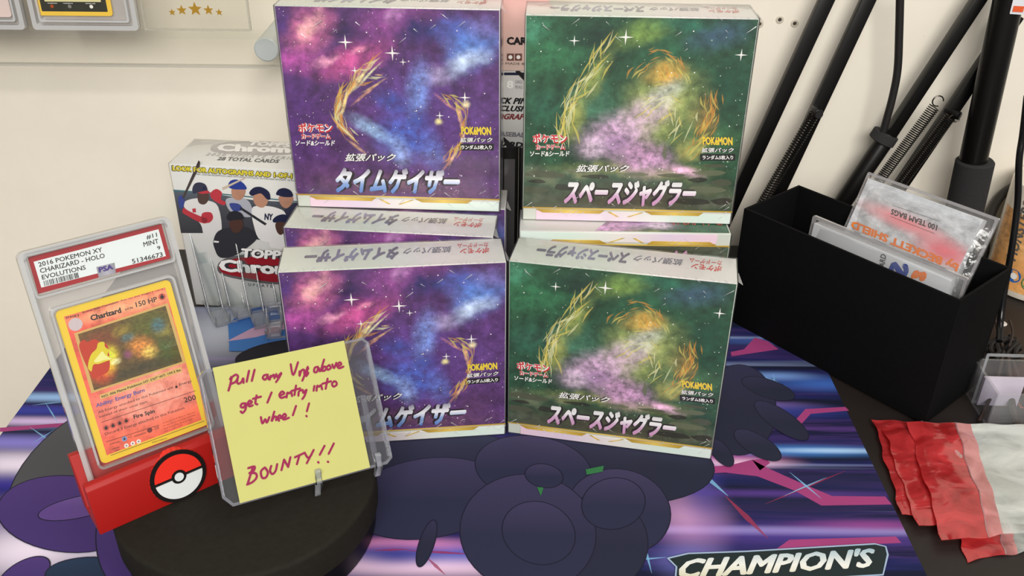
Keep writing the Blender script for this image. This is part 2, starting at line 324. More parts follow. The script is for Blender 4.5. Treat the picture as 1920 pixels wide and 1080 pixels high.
# ------------------------------------------------------------------ play mat
MX0, MX1, MY0, MY1 = -35.35, 24.4, 32.3, 67.3
def mat_material():
    W = MX1-MX0
    def U(px, py): p = atz(px, py); return ((p.x-MX0)/W, (p.y-MY0)/W)
    m, nt, b = nodes('printed_playmat'); b.inputs['Roughness'].default_value = .8; b.inputs['Specular IOR Level'].default_value = .2
    tc = N(nt, 'ShaderNodeTexCoord'); uv = tc.outputs['UV']
    mp = N(nt, 'ShaderNodeMapping'); link(nt, uv, mp.inputs[0]); mp.inputs['Scale'].default_value = (1.1, 17, 1)
    n1 = N(nt, 'ShaderNodeTexNoise'); setin(n1, Scale=1.0, Detail=5.0, Roughness=.6); link(nt, mp.outputs[0], n1.inputs['Vector'])
    cr = N(nt, 'ShaderNodeValToRGB'); link(nt, n1.outputs['Fac'], cr.inputs[0]); e = cr.color_ramp.elements
    st = [(.28, (14, 18, 36)), (.42, (17, 21, 48)), (.49, (26, 30, 82)), (.54, (52, 38, 92)), (.58, (20, 22, 54)), (.66, (70, 46, 106)), (.76, (116, 80, 140))]
    while len(e) < len(st): e.new(.5)
    for q, (p, c) in zip(e, st): q.position = p; q.color = lin(c)
    out = cr.outputs[0]
    mp2 = N(nt, 'ShaderNodeMapping'); link(nt, uv, mp2.inputs[0]); mp2.inputs['Scale'].default_value = (.55, 30, 1)
    n2 = N(nt, 'ShaderNodeTexNoise'); setin(n2, Scale=1.0, Detail=3.0, Roughness=.5); link(nt, mp2.outputs[0], n2.inputs['Vector'])
    def glow(cx, cy, ru, rv, deg, c, st):
        nonlocal out
        mp = N(nt, 'ShaderNodeMapping', vector_type='TEXTURE'); link(nt, uv, mp.inputs[0]); mp.inputs['Location'].default_value = (*U(cx, cy), 0); mp.inputs['Rotation'].default_value = (0, 0, R_(deg)); mp.inputs['Scale'].default_value = (ru, rv, 1e3)
        ln = N(nt, 'ShaderNodeVectorMath', operation='LENGTH'); link(nt, mp.outputs[0], ln.inputs[0])
        mr = N(nt, 'ShaderNodeMapRange', interpolation_type='SMOOTHSTEP'); link(nt, ln.outputs['Value'], mr.inputs[0]); setin(mr, From_Min=1.2, From_Max=.0, To_Min=0.0, To_Max=st)
        mx = N(nt, 'ShaderNodeMix', data_type='RGBA'); link(nt, mr.outputs[0], mx.inputs[0]); link(nt, out, mx.inputs[6]); mx.inputs[7].default_value = lin(c); out = mx.outputs[2]
    # thin hot streaks
    mr = N(nt, 'ShaderNodeMapRange'); link(nt, n2.outputs['Fac'], mr.inputs[0]); setin(mr, From_Min=.63, From_Max=.74, To_Min=0.0, To_Max=.6)
    mx = N(nt, 'ShaderNodeMix', data_type='RGBA'); link(nt, mr.outputs[0], mx.inputs[0]); link(nt, out, mx.inputs[6]); mx.inputs[7].default_value = lin((170, 190, 240)); out = mx.outputs[2]
    for g in MATGLOW: glow(*g)
    link(nt, out, b.inputs['Base Color']); return m
MATGLOW = [ # (px, py, ru, rv, deg, colour, strength)
 (60, 870, .16, .03, 0, (238, 226, 246), .9), (60, 830, .2, .018, 0, (150, 140, 225), .7), (90, 790, .2, .012, 0, (215, 190, 235), .8), (120, 745, .2, .012, 0, (150, 190, 235), .8), (80, 770, .2, .014, 0, (60, 66, 165), .7),
 (40, 905, .12, .022, 0, (52, 44, 150), .7), (60, 1030, .1, .05, 0, (240, 228, 246), .85), (200, 1020, .05, .03, 0, (225, 215, 240), .8), (20, 960, .05, .03, 0, (170, 140, 210), .6),
 (420, 620, .10, .10, 0, (188, 194, 206), .95), (470, 560, .1, .06, 0, (170, 178, 196), .9),
 (800, 1060, .18, .02, 0, (240, 205, 235), .85), (860, 1035, .12, .02, 0, (70, 90, 190), .8), (760, 1020, .1, .012, 0, (225, 140, 190), .7), (740, 1040, .05, .02, 0, (38, 44, 130), .8),
 (1330, 860, .10, .02, 0, (200, 110, 180), .75), (1500, 845, .14, .013, 0, (70, 130, 205), .85), (1560, 845, .1, .006, 0, (170, 205, 240), .8), (1380, 868, .08, .01, 0, (240, 200, 225), .7),
 (1560, 720, .1, .02, 0, (60, 105, 190), .8), (1450, 705, .07, .012, 0, (120, 160, 225), .7), (1400, 760, .1, .012, 0, (150, 120, 200), .6), (1470, 770, .1, .016, 0, (50, 60, 140), .7),
 (1460, 995, .28, .008, 0, (190, 180, 235), .85), (1450, 1000, .3, .024, 0, (86, 62, 150), .65), (1290, 960, .05, .06, 0, (225, 170, 220), .6), (1500, 940, .18, .03, 0, (28, 30, 60), .85), (1450, 925, .2, .008, 0, (88, 58, 140), .7),
 (1640, 985, .1, .01, 0, (170, 80, 150), .5), (1550, 900, .12, .02, 0, (30, 32, 66), .8), (1250, 840, .08, .02, 0, (200, 150, 215), .8), (1310, 900, .03, .09, 0, (60, 60, 150), .6), (1300, 1050, .05, .03, 0, (120, 120, 200), .6),
 (1430, 640, .12, .012, 0, (60, 90, 160), .7), (1480, 660, .1, .02, 0, (38, 30, 80), .8)]
mat = thing('play_mat', 'blue and purple printed play mat with dark swirls lying on the desk', 'mat', frame((0, 0, DESK_Z)))
mb = MB(); W = MX1-MX0
mb.box(MX0, MX1, MY0, MY1, .005, -DESK_Z-.002, mi=1); o = mb.poly([(MX0, MY0, -DESK_Z), (MX1, MY0, -DESK_Z), (MX1, MY1, -DESK_Z), (MX0, MY1, -DESK_Z)], 0, [(0, 0), (1, 0), (1, (MY1-MY0)/W), (0, (MY1-MY0)/W)])
mb.build('rubber_sheet', [mat_material(), BLACK_RUBBER], mat)
MATM = frame((0, 0, 0)); UPZ = Vector((0, 0, 1))
def mpt(px, py, h=.004): p = atz(px, py, 0); return Vector((p.x, p.y, -DESK_Z+h))
def ink(name, c, a):            # half-transparent printing ink
    m = bpy.data.materials.new(name); m.use_nodes = True; nt = m.node_tree; b = nt.nodes['Principled BSDF']; b.inputs['Base Color'].default_value = gain(c); b.inputs['Roughness'].default_value = .4; b.inputs['Alpha'].default_value = a
    return m
MAGENTA = flat('magenta_print', (150, 56, 112), .7, var=.15, scale=20); PINKRED = ink('red_print', (150, 40, 76), .55); CYANP = ink('cyan_print', (130, 190, 230), .5)
bands = [[(1215, 905), (1262, 880), (1370, 872), (1410, 862), (1440, 878), (1500, 905), (1560, 930), (1660, 931), (1672, 946), (1540, 948), (1490, 920), (1420, 893), (1360, 886), (1280, 890), (1240, 902)],
 [(1370, 660), (1395, 655), (1415, 633), (1440, 640), (1460, 655), (1372, 668)], [(1485, 795), (1510, 767), (1585, 763), (1592, 770), (1520, 776), (1500, 798)],
 [(1455, 1030), (1480, 1012), (1680, 1006), (1690, 1018), (1500, 1026)], [(0, 802), (120, 793), (180, 795), (180, 801), (100, 801), (0, 810)], [(1410, 862), (1425, 882), (1444, 868), (1436, 860)]]
for q in bands: MB().poly([mpt(*p) for p in reversed(q)]).build('streak_print', MAGENTA, mat)
m_ = MB()
for (a, b, wd) in (((1360, 930), (1440, 1010), .42), ((1435, 945), (1585, 883), .16), ((760, 1032), (900, 1040), .2), ((800, 1045), (835, 1078), .22), ((700, 1032), (770, 1030), .15), ((1265, 1050), (1350, 1035), .2)):
    m_ = MB().stroke([mpt(*a, .006), mpt((a[0]+b[0])/2, (a[1]+b[1])/2, .006), mpt(*b, .006)], wd, UPZ, n=4, taper=True); m_.build('flare_print', PINKRED, mat)
m_ = MB()
for (a, b, wd) in (((1290, 865), (1365, 930), .38), ((1480, 885), (1540, 935), .17), ((1470, 930), (1550, 895), .13), ((1430, 705), (1475, 725), .18), ((1450, 700), (1455, 738), .16), ((55, 800), (105, 835), .12), ((60, 832), (102, 806), .12), ((60, 760), (130, 752), .12), ((85, 755), (110, 795), .1), ((1205, 1010), (1222, 1075), .16), ((1190, 1050), (1250, 1045), .12)):
    m_ = MB().stroke([mpt(*a, .008), mpt((a[0]+b[0])/2, (a[1]+b[1])/2, .008), mpt(*b, .008)], wd, UPZ, n=4, taper=True); m_.build('sparkle_print', CYANP, mat)
# plain overlapping ovals and leaf shapes: dark print with darker outlines
def oval(cx, cy, rx, ry, deg, n=40):
    a = R_(deg); return [(cx+rx*math.cos(t)*math.cos(a)-ry*math.sin(t)*math.sin(a), cy+rx*math.cos(t)*math.sin(a)+ry*math.sin(t)*math.cos(a)) for t in [2*math.pi*k/n for k in range(n)]]
def printmat(name, c1, c2): return ramp(name, [(0, c1), (.45, c1), (1, c2)], 1, .75, spec=.3)
INDIGO = printmat('indigo_print', (36, 38, 64), (58, 52, 84)); SLATE = printmat('slate_print', (30, 33, 54), (42, 42, 70)); VIOLET = printmat('violet_print', (62, 42, 104), (72, 50, 112)); LILAC = printmat('lilac_print', (88, 62, 128), (104, 78, 142))
TEAL = printmat('teal_print', (24, 40, 66), (30, 50, 78)); GREYP = printmat('grey_print', (72, 72, 76), (82, 82, 86)); OUTL = flat('outline_print', (18, 17, 40), .8)
lobes = [(oval(1150, 870, 190, 75, 4), SLATE), (oval(830, 885, 170, 80, 0), SLATE), (oval(800, 935, 150, 75, -8), INDIGO), (oval(1000, 880, 110, 62, 8), INDIGO), (oval(1160, 960, 98, 80, 10), INDIGO),
 (oval(1120, 1020, 95, 90, 0), SLATE), (oval(990, 1000, 128, 110, 8), INDIGO), (oval(1010, 1000, 70, 58, 20), INDIGO), (oval(1150, 945, 60, 48, -10), INDIGO), (oval(1020, 893, 36, 22, 10), INDIGO), (oval(800, 1020, 14, 46, 18), SLATE),
 (oval(190, 880, 200, 110, -34), GREYP), (oval(130, 965, 135, 72, 4), VIOLET), (oval(150, 952, 80, 20, -12), LILAC), (oval(45, 1080, 55, 26, -30), VIOLET), (oval(175, 1080, 90, 34, 0), TEAL), (oval(240, 1010, 60, 100, 0), VIOLET),
 (oval(1385, 770, 70, 85, 0), SLATE), (oval(1440, 730, 52, 17, 18), SLATE), (oval(1465, 790, 60, 19, 34), SLATE), (oval(1420, 836, 50, 19, 30), SLATE), (oval(1352, 850, 32, 15, 50), SLATE)]
lz = .010
for pts, mt in lobes:
    P = [mpt(*p, lz) for p in pts]
    if (P[1]-P[0]).cross(P[2]-P[1]).z < 0: P = P[::-1]
    MB().poly(P).build('swirl_print', mt, mat); lz += .0035
m_ = MB(); lz = .0115
for pts, mt in lobes:
    P = [mpt(*p, lz) for p in pts]; m_.stroke(P+[P[0]], .07, UPZ, smooth=False); lz += .0035
tag(m_.build('outline_print', OUTL, mat), None, None, kind='stuff')
GREENP = flat('green_print', (44, 110, 62), .7)
for q in (((1098, 882), (1132, 875), (1130, 886), (1100, 892)), ((1007, 915), (1019, 916), (1014, 932))): MB().poly([mpt(*p, .085) for p in q][::-1]).build('green_print', GREENP, mat)
# rounded shape behind the clear easels: blue dome, pink band, black oval
m_ = MB().poly([mpt(*p, .09) for p in ((430, 645), (428, 610), (455, 585), (500, 574), (560, 574), (560, 660), (430, 660))][::-1]); m_.build('dome_print', printmat('blue_print', (66, 120, 190), (36, 78, 160)), mat)
m_ = MB().poly([mpt(*p, .094) for p in ((425, 642), (475, 616), (560, 592), (560, 612), (480, 634))][::-1]); m_.build('band_print', flat('pink_print', (196, 160, 188), .7), mat)
m_ = MB().poly([mpt(*p, .096) for p in oval(535, 665, 95, 26, -8)][::-1]); m_.build('oval_print', flat('black_print', (30, 30, 40), .7), mat)
# title plate
PL = [(1252, 1049), (1290, 1040), (1400, 1036), (1640, 1022), (1660, 1027), (1664, 1042), (1655, 1080), (1300, 1100), (1265, 1100), (1268, 1065)]
m_ = MB().poly([mpt(*p, .10) for p in PL][::-1]); m_.build('title_plate', flat('dark_green_print', (22, 36, 38), .7), mat)
m_ = MB(); P = [mpt(*p, .104) for p in PL]; m_.stroke(P+[P[0]], .11, UPZ, smooth=False); m_.build('title_border', flat('pale_blue_print', (150, 170, 196), .7), mat)
TITLE = ramp('silver_title_print', [(0, (200, 196, 168)), (.45, (225, 226, 220)), (1, (150, 176, 190))], 1, .6)
a, b_, c = mpt(1270, 1088, .1), mpt(1642, 1066, .1), mpt(1276, 1050, .1)
text('title_lettering', "CHAMPION'S", a, b_-a, c-a, TITLE, mat, off=.012, bold=.045, shear=.28)

# ------------------------------------------------------------------ shrink-wrapped booster boxes
BW, BH, BD = 14.0, 13.765, 3.18
P_UL, P_UR = (-7.89, 58.25, BH+.02), (7.66, 56.62, BH+.02)
M_UL, M_UR = frame(P_UL, -2.33), frame(P_UR, -1.75)
def cu(x, y): return (500+x/2.25, y/2.25)
def cg(x, y): return (940+x/2.25, y/2.25)
def uvp(x, y):
    xl, xr = 40+(y-30)*90/850, 980-(y-45)*5/850; return ((x-xl)/(xr-xl), 1-(y-37)/850)
def uvg(x, y):
    xl, xr = 100-(y-60)*15/865, 1090-(y-75)*125/870; return ((x-xl)/(xr-xl), 1-(y-67)/868)
def conv(L, f, s): return [(*f(x, y), rx/s, ry/s, d, c, st) for (x, y, rx, ry, d, c, st) in L]
PURPLE = conv([
 (120, 480, 170, 260, 0, (78, 40, 112), .7), (880, 480, 150, 230, 0, (92, 58, 122), .7), (520, 80, 190, 90, 20, (150, 72, 146), .7), (180, 120, 150, 95, 50, (196, 104, 150), .95), (190, 105, 80, 36, 60, (240, 178, 172), .9), (360, 235, 190, 75, 25, (194, 84, 146), .95), (140, 250, 140, 60, 10, (176, 78, 158), .8),
 (235, 240, 70, 24, 10, (244, 160, 186), .8), (400, 190, 50, 20, 30, (240, 150, 176), .7), (330, 110, 120, 45, 0, (36, 24, 70), .9), (650, 120, 110, 70, 0, (44, 36, 92), .9), (70, 90, 60, 60, 0, (66, 40, 110), .7),
 (860, 190, 150, 120, 40, (88, 128, 202), .95), (840, 250, 120, 55, 20, (190, 206, 235), .95), (900, 95, 90, 60, 0, (120, 116, 186), .7), (780, 110, 90, 80, 0, (72, 96, 178), .7), (700, 300, 90, 40, -20, (200, 190, 225), .5), (560, 60, 50, 30, 40, (190, 140, 190), .6),
 (600, 460, 260, 260, 0, (96, 66, 150), .55), (550, 780, 460, 60, 0, (104, 70, 88), .8), (250, 740, 170, 70, 0, (88, 48, 88), .7), (850, 700, 140, 70, 10, (82, 50, 84), .7),
 (580, 560, 150, 130, 0, (66, 92, 176), -.85), (640, 360, 62, 150, -8, (112, 138, 206), -.75), (530, 410, 100, 60, -20, (54, 74, 150), -.75), (440, 530, 130, 40, -32, (150, 186, 222), -.65), (700, 620, 60, 110, 8, (90, 110, 186), -.6), (640, 480, 60, 50, 0, (44, 60, 130), -.6), (560, 620, 50, 90, 10, (160, 184, 230), -.45),
 (400, 310, 110, 9, 52, (250, 212, 140), -.8), (360, 350, 120, 8, 58, (240, 190, 110), -.75), (325, 420, 90, 9, 72, (246, 206, 130), -.75), (300, 440, 60, 8, 78, (240, 190, 120), -.6), (335, 540, 50, 9, -60, (236, 190, 130), -.6), (430, 300, 90, 6, 46, (255, 232, 180), -.75), (455, 340, 70, 6, 30, (240, 190, 120), -.6), (410, 380, 80, 7, 40, (220, 160, 110), -.5), (380, 610, 60, 8, -40, (230, 180, 120), -.5),
 (812, 470, 90, 9, -80, (240, 176, 130), -.65), (826, 540, 70, 7, 84, (236, 190, 140), -.55), (790, 630, 70, 7, 64, (240, 196, 136), -.6), (760, 670, 50, 8, 50, (220, 150, 100), -.5), (760, 410, 70, 8, -40, (220, 150, 120), -.4), (730, 490, 18, 18, 0, (255, 220, 150), -.8), (836, 412, 20, 20, 0, (255, 220, 170), -.8)], uvp, 900.)
GREEN = conv([
 (190, 190, 200, 150, 0, (48, 108, 72), .9), (130, 110, 80, 60, 0, (70, 140, 110), .7), (420, 130, 210, 60, 0, (18, 42, 36), 1), (600, 120, 130, 60, 10, (124, 156, 74), .75), (920, 130, 150, 80, 20, (60, 86, 112), .8), (760, 90, 120, 40, 0, (40, 110, 90), .6), (990, 330, 140, 170, 0, (26, 68, 50), .9), (400, 420, 170, 130, 0, (70, 116, 92), .7), (700, 230, 140, 90, 0, (44, 106, 74), .6), (180, 430, 110, 120, 0, (40, 92, 70), .7), (900, 560, 160, 90, 0, (70, 112, 72), .7),
 (690, 420, 190, 190, 0, (196, 204, 116), .6), (690, 275, 90, 60, 0, (206, 160, 70), .8), (400, 300, 50, 170, -26, (150, 160, 80), .6), (300, 470, 50, 120, -8, (170, 170, 84), .6), (860, 460, 50, 100, 6, (150, 110, 56), .6), (800, 610, 80, 60, 30, (190, 184, 104), .6),
 (550, 840, 620, 130, 0, (66, 64, 48), -1.0), (160, 730, 110, 40, -8, (98, 104, 80), .9), (330, 720, 90, 22, 0, (104, 110, 82), .8), (880, 760, 120, 34, -10, (84, 88, 64), .9), (920, 820, 110, 30, 8, (92, 96, 78), .8), (160, 830, 110, 40, 0, (86, 90, 74), .8), (300, 880, 180, 24, 0, (60, 52, 40), .8), (720, 880, 200, 26, 0, (120, 112, 84), .7), (950, 890, 100, 30, 0, (56, 50, 40), .8), (560, 700, 380, 40, 0, (150, 150, 86), .6),
 (480, 540, 190, 110, 24, (196, 158, 192), -.8), (610, 450, 150, 90, 30, (204, 172, 196), -.6), (600, 640, 150, 100, -10, (198, 150, 190), -.8), (760, 690, 120, 26, -12, (226, 176, 208), -.75), (390, 600, 70, 60, 20, (222, 198, 220), -.55), (690, 370, 110, 60, 40, (206, 206, 206), -.45), (480, 580, 80, 50, 20, (130, 96, 146), -.45)], uvg, 930.)
ART_P = art('purple_galaxy_print', (78, 44, 98), PURPLE, .09, 3.2, stars=.5)
ART_G = art('green_galaxy_print', (36, 72, 50), GREEN, .08, 3.2, stars=.28, starcol=(225, 245, 200))
SIDE_P = art('purple_side_print', (66, 46, 104), [(.5, .7, .6, .3, 0, (120, 90, 160), .7)], .1, 3, stars=.3)
SIDE_G = art('green_side_print', (36, 84, 58), [(.5, .3, .7, .3, 0, (74, 74, 58), .9)], .1, 3, stars=.2)
PEARL = ramp('pearl_white_card', [(0, (206, 210, 200)), (.4, (200, 208, 196)), (.7, (214, 206, 204)), (1, (208, 208, 204))], 0, .28)
BAND = ramp('pearl_pink_band', [(0, (236, 206, 222)), (.25, (226, 208, 228)), (.5, (236, 230, 226)), (.75, (220, 236, 226)), (1, (226, 238, 232))], 0, .28)
TIT_P = ramp('blue_white_title', [(0, (84, 124, 200)), (.35, (140, 170, 220)), (.6, (246, 246, 252)), (1, (130, 124, 150))], 2, .3)
TIT_G = ramp('pink_white_title', [(0, (206, 146, 190)), (.35, (214, 170, 204)), (.6, (246, 244, 246)), (1, (216, 216, 214))], 2, .3)
TIT_O = flat('title_outline', (40, 30, 34), .4); LID_T = ramp('lid_title_grey', [(0, (104, 98, 112)), (.5, (136, 136, 158)), (1, (96, 90, 102))], 0, .35); LID_R = flat('lid_logo_red', (196, 84, 78), .4)
WISPS = [ink('flame_ink', (244, 214, 110), .42), ink('amber_ink', (228, 160, 70), .38), ink('cream_ink', (252, 238, 180), .45)]
ROCKS = [ink('rock_ink_pale', (108, 114, 88), .6), ink('rock_ink_mid', (82, 86, 66), .65), ink('rock_ink_dark', (44, 42, 34), .6)]
def wisps(t, fr, cv, curves, seed):        # short flame-like print strokes strewn along curves given on the photographed front
    rnd = random.Random(seed); M3 = [MB(), MB(), MB()]; dep = 0
    for pts, n, ln, wd, cols in curves:
        P = smooth_path([lp(fr, cv(*q), -.014) for q in pts], 14)
        for k in range(n):
            i = rnd.randrange(1, len(P)-1); d = (P[i+1]-P[i-1]).normalized(); a = rnd.gauss(0, .22); d = Vector((d.x*math.cos(a)-d.z*math.sin(a), 0, d.x*math.sin(a)+d.z*math.cos(a)))
            nr = Vector((-d.z, 0, d.x)); c = P[i]+nr*rnd.gauss(0, wd); L = ln*rnd.uniform(.5, 1.4); dep += .00012
            q = [c-d*L/2, c+nr*rnd.uniform(-.12, .12), c+d*L/2]; q = [v+Vector((0, -dep, 0)) for v in q]
            M3[rnd.choice(cols)].stroke(q, rnd.uniform(.05, .16), (0, -1, 0), n=5, taper=True)
    for mb, mt in zip(M3, WISPS):
        if mb.v: tag(mb.build('flame_print', mt, t), None, None, kind='stuff')
def star_into(mb, c, r, nrm=(0, -1, 0), k=.16):
    c = Vector(c); pts = []
    for i in range(8):
        a = math.pi/4*i; q = r if i % 2 == 0 else r*k; pts.append(c+Vector((math.cos(a)*q, 0, math.sin(a)*q)))
    return mb.poly(pts)
def booster(name, green, M, label):
    A, side, cv, fr = (ART_G, SIDE_G, cg, M_UR) if green else (ART_P, SIDE_P, cu, M_UL)
    t = thing(name, label, 'box', M, 'shrink wrapped booster boxes'); h = BW/2
    MB().box(-h, h, 0, BD, 0, BH, faces=[0, 0, 0, 0, 1, 1]).build('carton', [PEARL, side], t, bev=.06, seg=1)
    for x in (-h-.012, h+.012):
        pts = [(x, 0.05, .05), (x, BD-.05, .05), (x, BD-.05, BH-.05), (x, .05, BH-.05)]; uv = [(0, 0), (.25, 0), (.25, 1), (0, 1)]
        if x < 0: pts = pts[::-1]; uv = uv[::-1]
        MB().poly(pts, 0, uv).build('side_print', side, t)
    vb = .068
    MB().poly([(-h+.05, -.012, vb*BH), (h-.05, -.012, vb*BH), (h-.05, -.012, BH-.05), (-h+.05, -.012, BH-.05)], 0, [(0, vb), (1, vb), (1, 1), (0, 1)]).build('front_print', A, t)
    MB().box(-h+.9, h-.06, -.06, 0, .06, .055*BH).build('bottom_flap', BAND, t, bev=.02, seg=1)
    MB().box(-h, h, -.03, -.005, vb*BH-.05, vb*BH+.05).build('gold_line', GOLD_INK, t)
    for x0, x1 in ((-h+.9, -1.5), (1.2, h-1.9)):
        MB().prism([(x0, -.075, .062*BH), (x1, -.075, .062*BH), (x1-.3, -.075, .044*BH), (x0+.45, -.075, .044*BH)], (0, .03, 0)).build('gold_bar', GOLD_INK, t)
    for x0, x1 in ((-1.3, -.5), (.9, .2)): MB().prism([(x0, -.075, .055*BH), (x0+.2, -.075, .055*BH), (x1, -.075, .03*BH), (x1-.2, -.075, .03*BH)], (0, .03, 0)).build('gold_bar', GOLD_INK, t)
    T = lambda mb, s, BL, BR, TL, **k: tpx(mb, fr, s, cv(*BL), cv(*BR), cv(*TL), -.02, **k)
    if green: dx, dy = -1, 45
    else: dx, dy = 0, 0
    L = (lambda x, y: (x+dx, y+dy)) if green else (lambda x, y: (x, y))
    m0 = MB(); m1 = MB()
    for mm, bo, of in ((m0, .12, .004), (m1, .035, .02)):
        T(mm, 'ポケモン', L(134, 560), L(282, 560), L(130, 518), bold=bo, off=of); T(mm, 'カードゲーム', L(146, 588), L(272, 588), L(144, 562), bold=bo, off=of)
    m0.build('logo_outline', WHITE_INK, t); m1.build('logo_lettering', RED_INK, t, label='red logo lettering with white outline')
    m1 = MB(); T(m1, 'ソード&シールド', L(124, 614), L(290, 614), L(122, 592), bold=.03, shear=.2); m1.build('series_lettering', WHITE_INK, t)
    RX = (lambda x, y: (x+28, y+43)) if green else (lambda x, y: (x, y))
    m0 = MB(); m1 = MB()
    for mm, bo, of in ((m0, .13, .004), (m1, .055, .02)): T(mm, 'POKéMON', RX(822, 568), RX(948, 570), RX(820, 533), bold=bo, off=of)
    m0.build('brand_outline', flat('navy_outline', (50, 50, 96), .4), t); m1.build('brand_lettering', YELLOW_INK, t, label='yellow brand lettering')
    m0 = MB(); m1 = MB(); m2 = MB(); m3 = MB()
    for mm, mn, bo, of in ((m0, m2, .11, .004), (m1, m3, .02, .02)):
        T(mm, '拡張パック', RX(816, 600), RX(954, 600), RX(814, 580), bold=bo, shear=.25, off=of)
        q = (315, 725, 540, 695) if green else (330, 680, 545, 647)
        T(mn, '拡張パック', (q[0], q[1]), (q[2], q[1]), (q[0], q[3]), bold=bo, shear=.3, off=of)
    m0.build('pack_outline', BLACK_INK, t); m1.build('pack_lettering', WHITE_INK, t); m2.build('subtitle_outline', BLACK_INK, t); m3.build('subtitle_lettering', WHITE_INK, t)
    a, b, c = (lp(fr, cv(*RX(*q)), -.02) for q in ((811, 635), (958, 635), (811, 607)))
    MB().prism([a, b, b+c-a, c], (0, .008, 0)).build('count_plate', BLACK_INK, t)
    m1 = MB(); T(m1, 'ランダム5枚入り', RX(820, 630), RX(950, 630), RX(820, 612), bold=.03, off=.012); m1.build('count_lettering', WHITE_INK, t)
    m0 = MB(); m1 = MB(); q = (262, 866, 812, 752) if green else (290, 814, 812, 704)
    name_ = 'スペースジャグラー' if green else 'タイムゲイザー'
    for mm, bo, of in ((m0, .15, .008), (m1, .058, .024)): T(mm, name_, (q[0], q[1]), (q[2], q[1]+8), (q[0]+(10 if green else 0), q[3]), bold=bo, shear=.18, off=of)
    m0.build('title_outline', TIT_O, t); m1.build('title_lettering', TIT_G if green else TIT_P, t)
    mb = MB()
    for (x, y, r) in ([(525, 157, .5), (308, 172, .35), (1012, 232, .4)] if green else [(530, 224, .5), (332, 178, .5), (575, 262, .25), (836, 412, .4), (372, 298, .3), (730, 488, .3)]): star_into(mb, lp(fr, cv(x, y), -.018), r)
    for k in range(70):
        x = random.uniform(-6.6, 6.6); z = random.uniform(3.2 if green else 1.2, 13.2); r = random.choice((.02, .03, .03, .045))
        mb.disc((x, -.018, z), r, (0, -1, 0), 6)
    tag(mb.build('star_print', WHITE_INK, t), None, None, kind='stuff')
    if green: wisps(t, fr, cv, [([(265, 590), (280, 480), (325, 380), (395, 280), (450, 175)], 70, 1.5, .32, (0, 0, 2)), ([(885, 380), (885, 470), (855, 560), (790, 650)], 46, 1.1, .26, (0, 1, 1)), ([(580, 330), (650, 250), (730, 270), (770, 340)], 26, .9, .4, (0, 1)), ([(600, 480), (700, 420), (760, 520), (700, 620)], 24, 1.2, .6, (0, 2))], 3)
    else: wisps(t, fr, cv, [([(370, 590), (310, 520), (300, 440), (345, 350), (470, 245)], 60, 1.4, .16, (0, 1, 2)), ([(760, 400), (815, 450), (830, 530), (800, 620), (760, 680)], 34, .9, .14, (0, 1)), ([(300, 440), (330, 380), (400, 330), (480, 330)], 14, 1.0, .2, (1, 2))], 4)
    if green:
        rk = random.Random(9); M3 = [MB(), MB(), MB()]; dep = 0
        for (x, y, rx, ry) in [(180, 735, 90, 15), (130, 800, 66, 18), (330, 722, 60, 8), (270, 790, 50, 15), (880, 730, 70, 10), (860, 800, 80, 15), (930, 770, 46, 12), (800, 850, 90, 12), (930, 850, 46, 13), (200, 865, 96, 12), (420, 876, 90, 7), (690, 640, 9, 30), (400, 745, 60, 7), (560, 735, 70, 6), (720, 740, 60, 7), (150, 765, 40, 7), (900, 700, 50, 6), (830, 760, 40, 9)]:
            dep += .0003; c = lp(fr, cv(x, y), -.016-dep); ph = rk.uniform(0, 6)
            pts = [(max(-6.9, min(6.9, c.x+rx*.0155*(1+.14*math.sin(3*a+ph))*math.cos(a))), c.y, c.z+ry*.0175*(1+.2*math.sin(2*a+ph))*math.sin(a)) for a in [2*math.pi*k/18 for k in range(18)]]
            M3[rk.choice((0, 1, 1, 2))].poly(pts)
        for mb, mt in zip(M3, ROCKS): tag(mb.build('rock_print', mt, t), None, None, kind='stuff')
    Y = BD
    for (s, x1, wd, yy, hh, mt, bo) in ((name_, .35, 5.9, .84, .56, LID_T, .07), ('拡張パック', 3.7, 3.1, .74, .26, GREY_INK, .03), ('ポケモン', 6.1, 1.9, .62, .24, LID_R, .04), ('カードゲーム', 6.1, 2.0, .84, .2, LID_R, .02)):
        text('lid_lettering', s, (x1, yy*Y, BH), (-wd, 0, 0), (0, -hh*Y, 0), mt, t, off=.012, bold=bo, shear=.2)
    if green:     # underside print (one of these boxes stands upside down)
        MB().poly([(-h+.1, .1, -.012), (-h+.1, BD-.1, -.012), (.2, BD-.1, -.012), (2.0, .1, -.012)][::1], 0, [(.0, .3), (0, .55), (.5, .55), (.62, .3)]).build('base_print', A, t)
        text('base_lettering', '30 PACKS', (-1.2, BD*.55, -.012), (-2.8, 0, 0), (0, BD*.26, 0), GREY_INK, t, off=.014, bold=.03)
        text('base_lettering', 'ポケモンカードゲーム', (-3.2, BD*.35, -.012), (-3.4, 0, 0), (0, BD*.4, 0), LID_R, t, off=.014, bold=.03)
    e = .05
    MB().box(-h-e, h+e, -e-.05, BD+e, -.004, BH+e).build('shrink_wrap', WRAP, t, bev=.05)
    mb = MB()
    for k in range(34): # film creases low and high on the front, whitened to imitate glare streaks
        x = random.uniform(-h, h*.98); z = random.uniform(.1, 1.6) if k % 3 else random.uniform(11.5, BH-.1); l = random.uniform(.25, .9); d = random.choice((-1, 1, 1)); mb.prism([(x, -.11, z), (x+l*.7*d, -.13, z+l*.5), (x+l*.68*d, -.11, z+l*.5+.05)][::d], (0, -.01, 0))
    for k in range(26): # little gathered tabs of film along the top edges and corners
        x = random.uniform(-h, h); l = random.uniform(.2, .6); mb.prism([(x, -.1, BH+.05), (x+.05, -.1, BH+.05), (x+random.uniform(-.3, .3), -.05+l*.6, BH+.06)], (0, 0, .012))
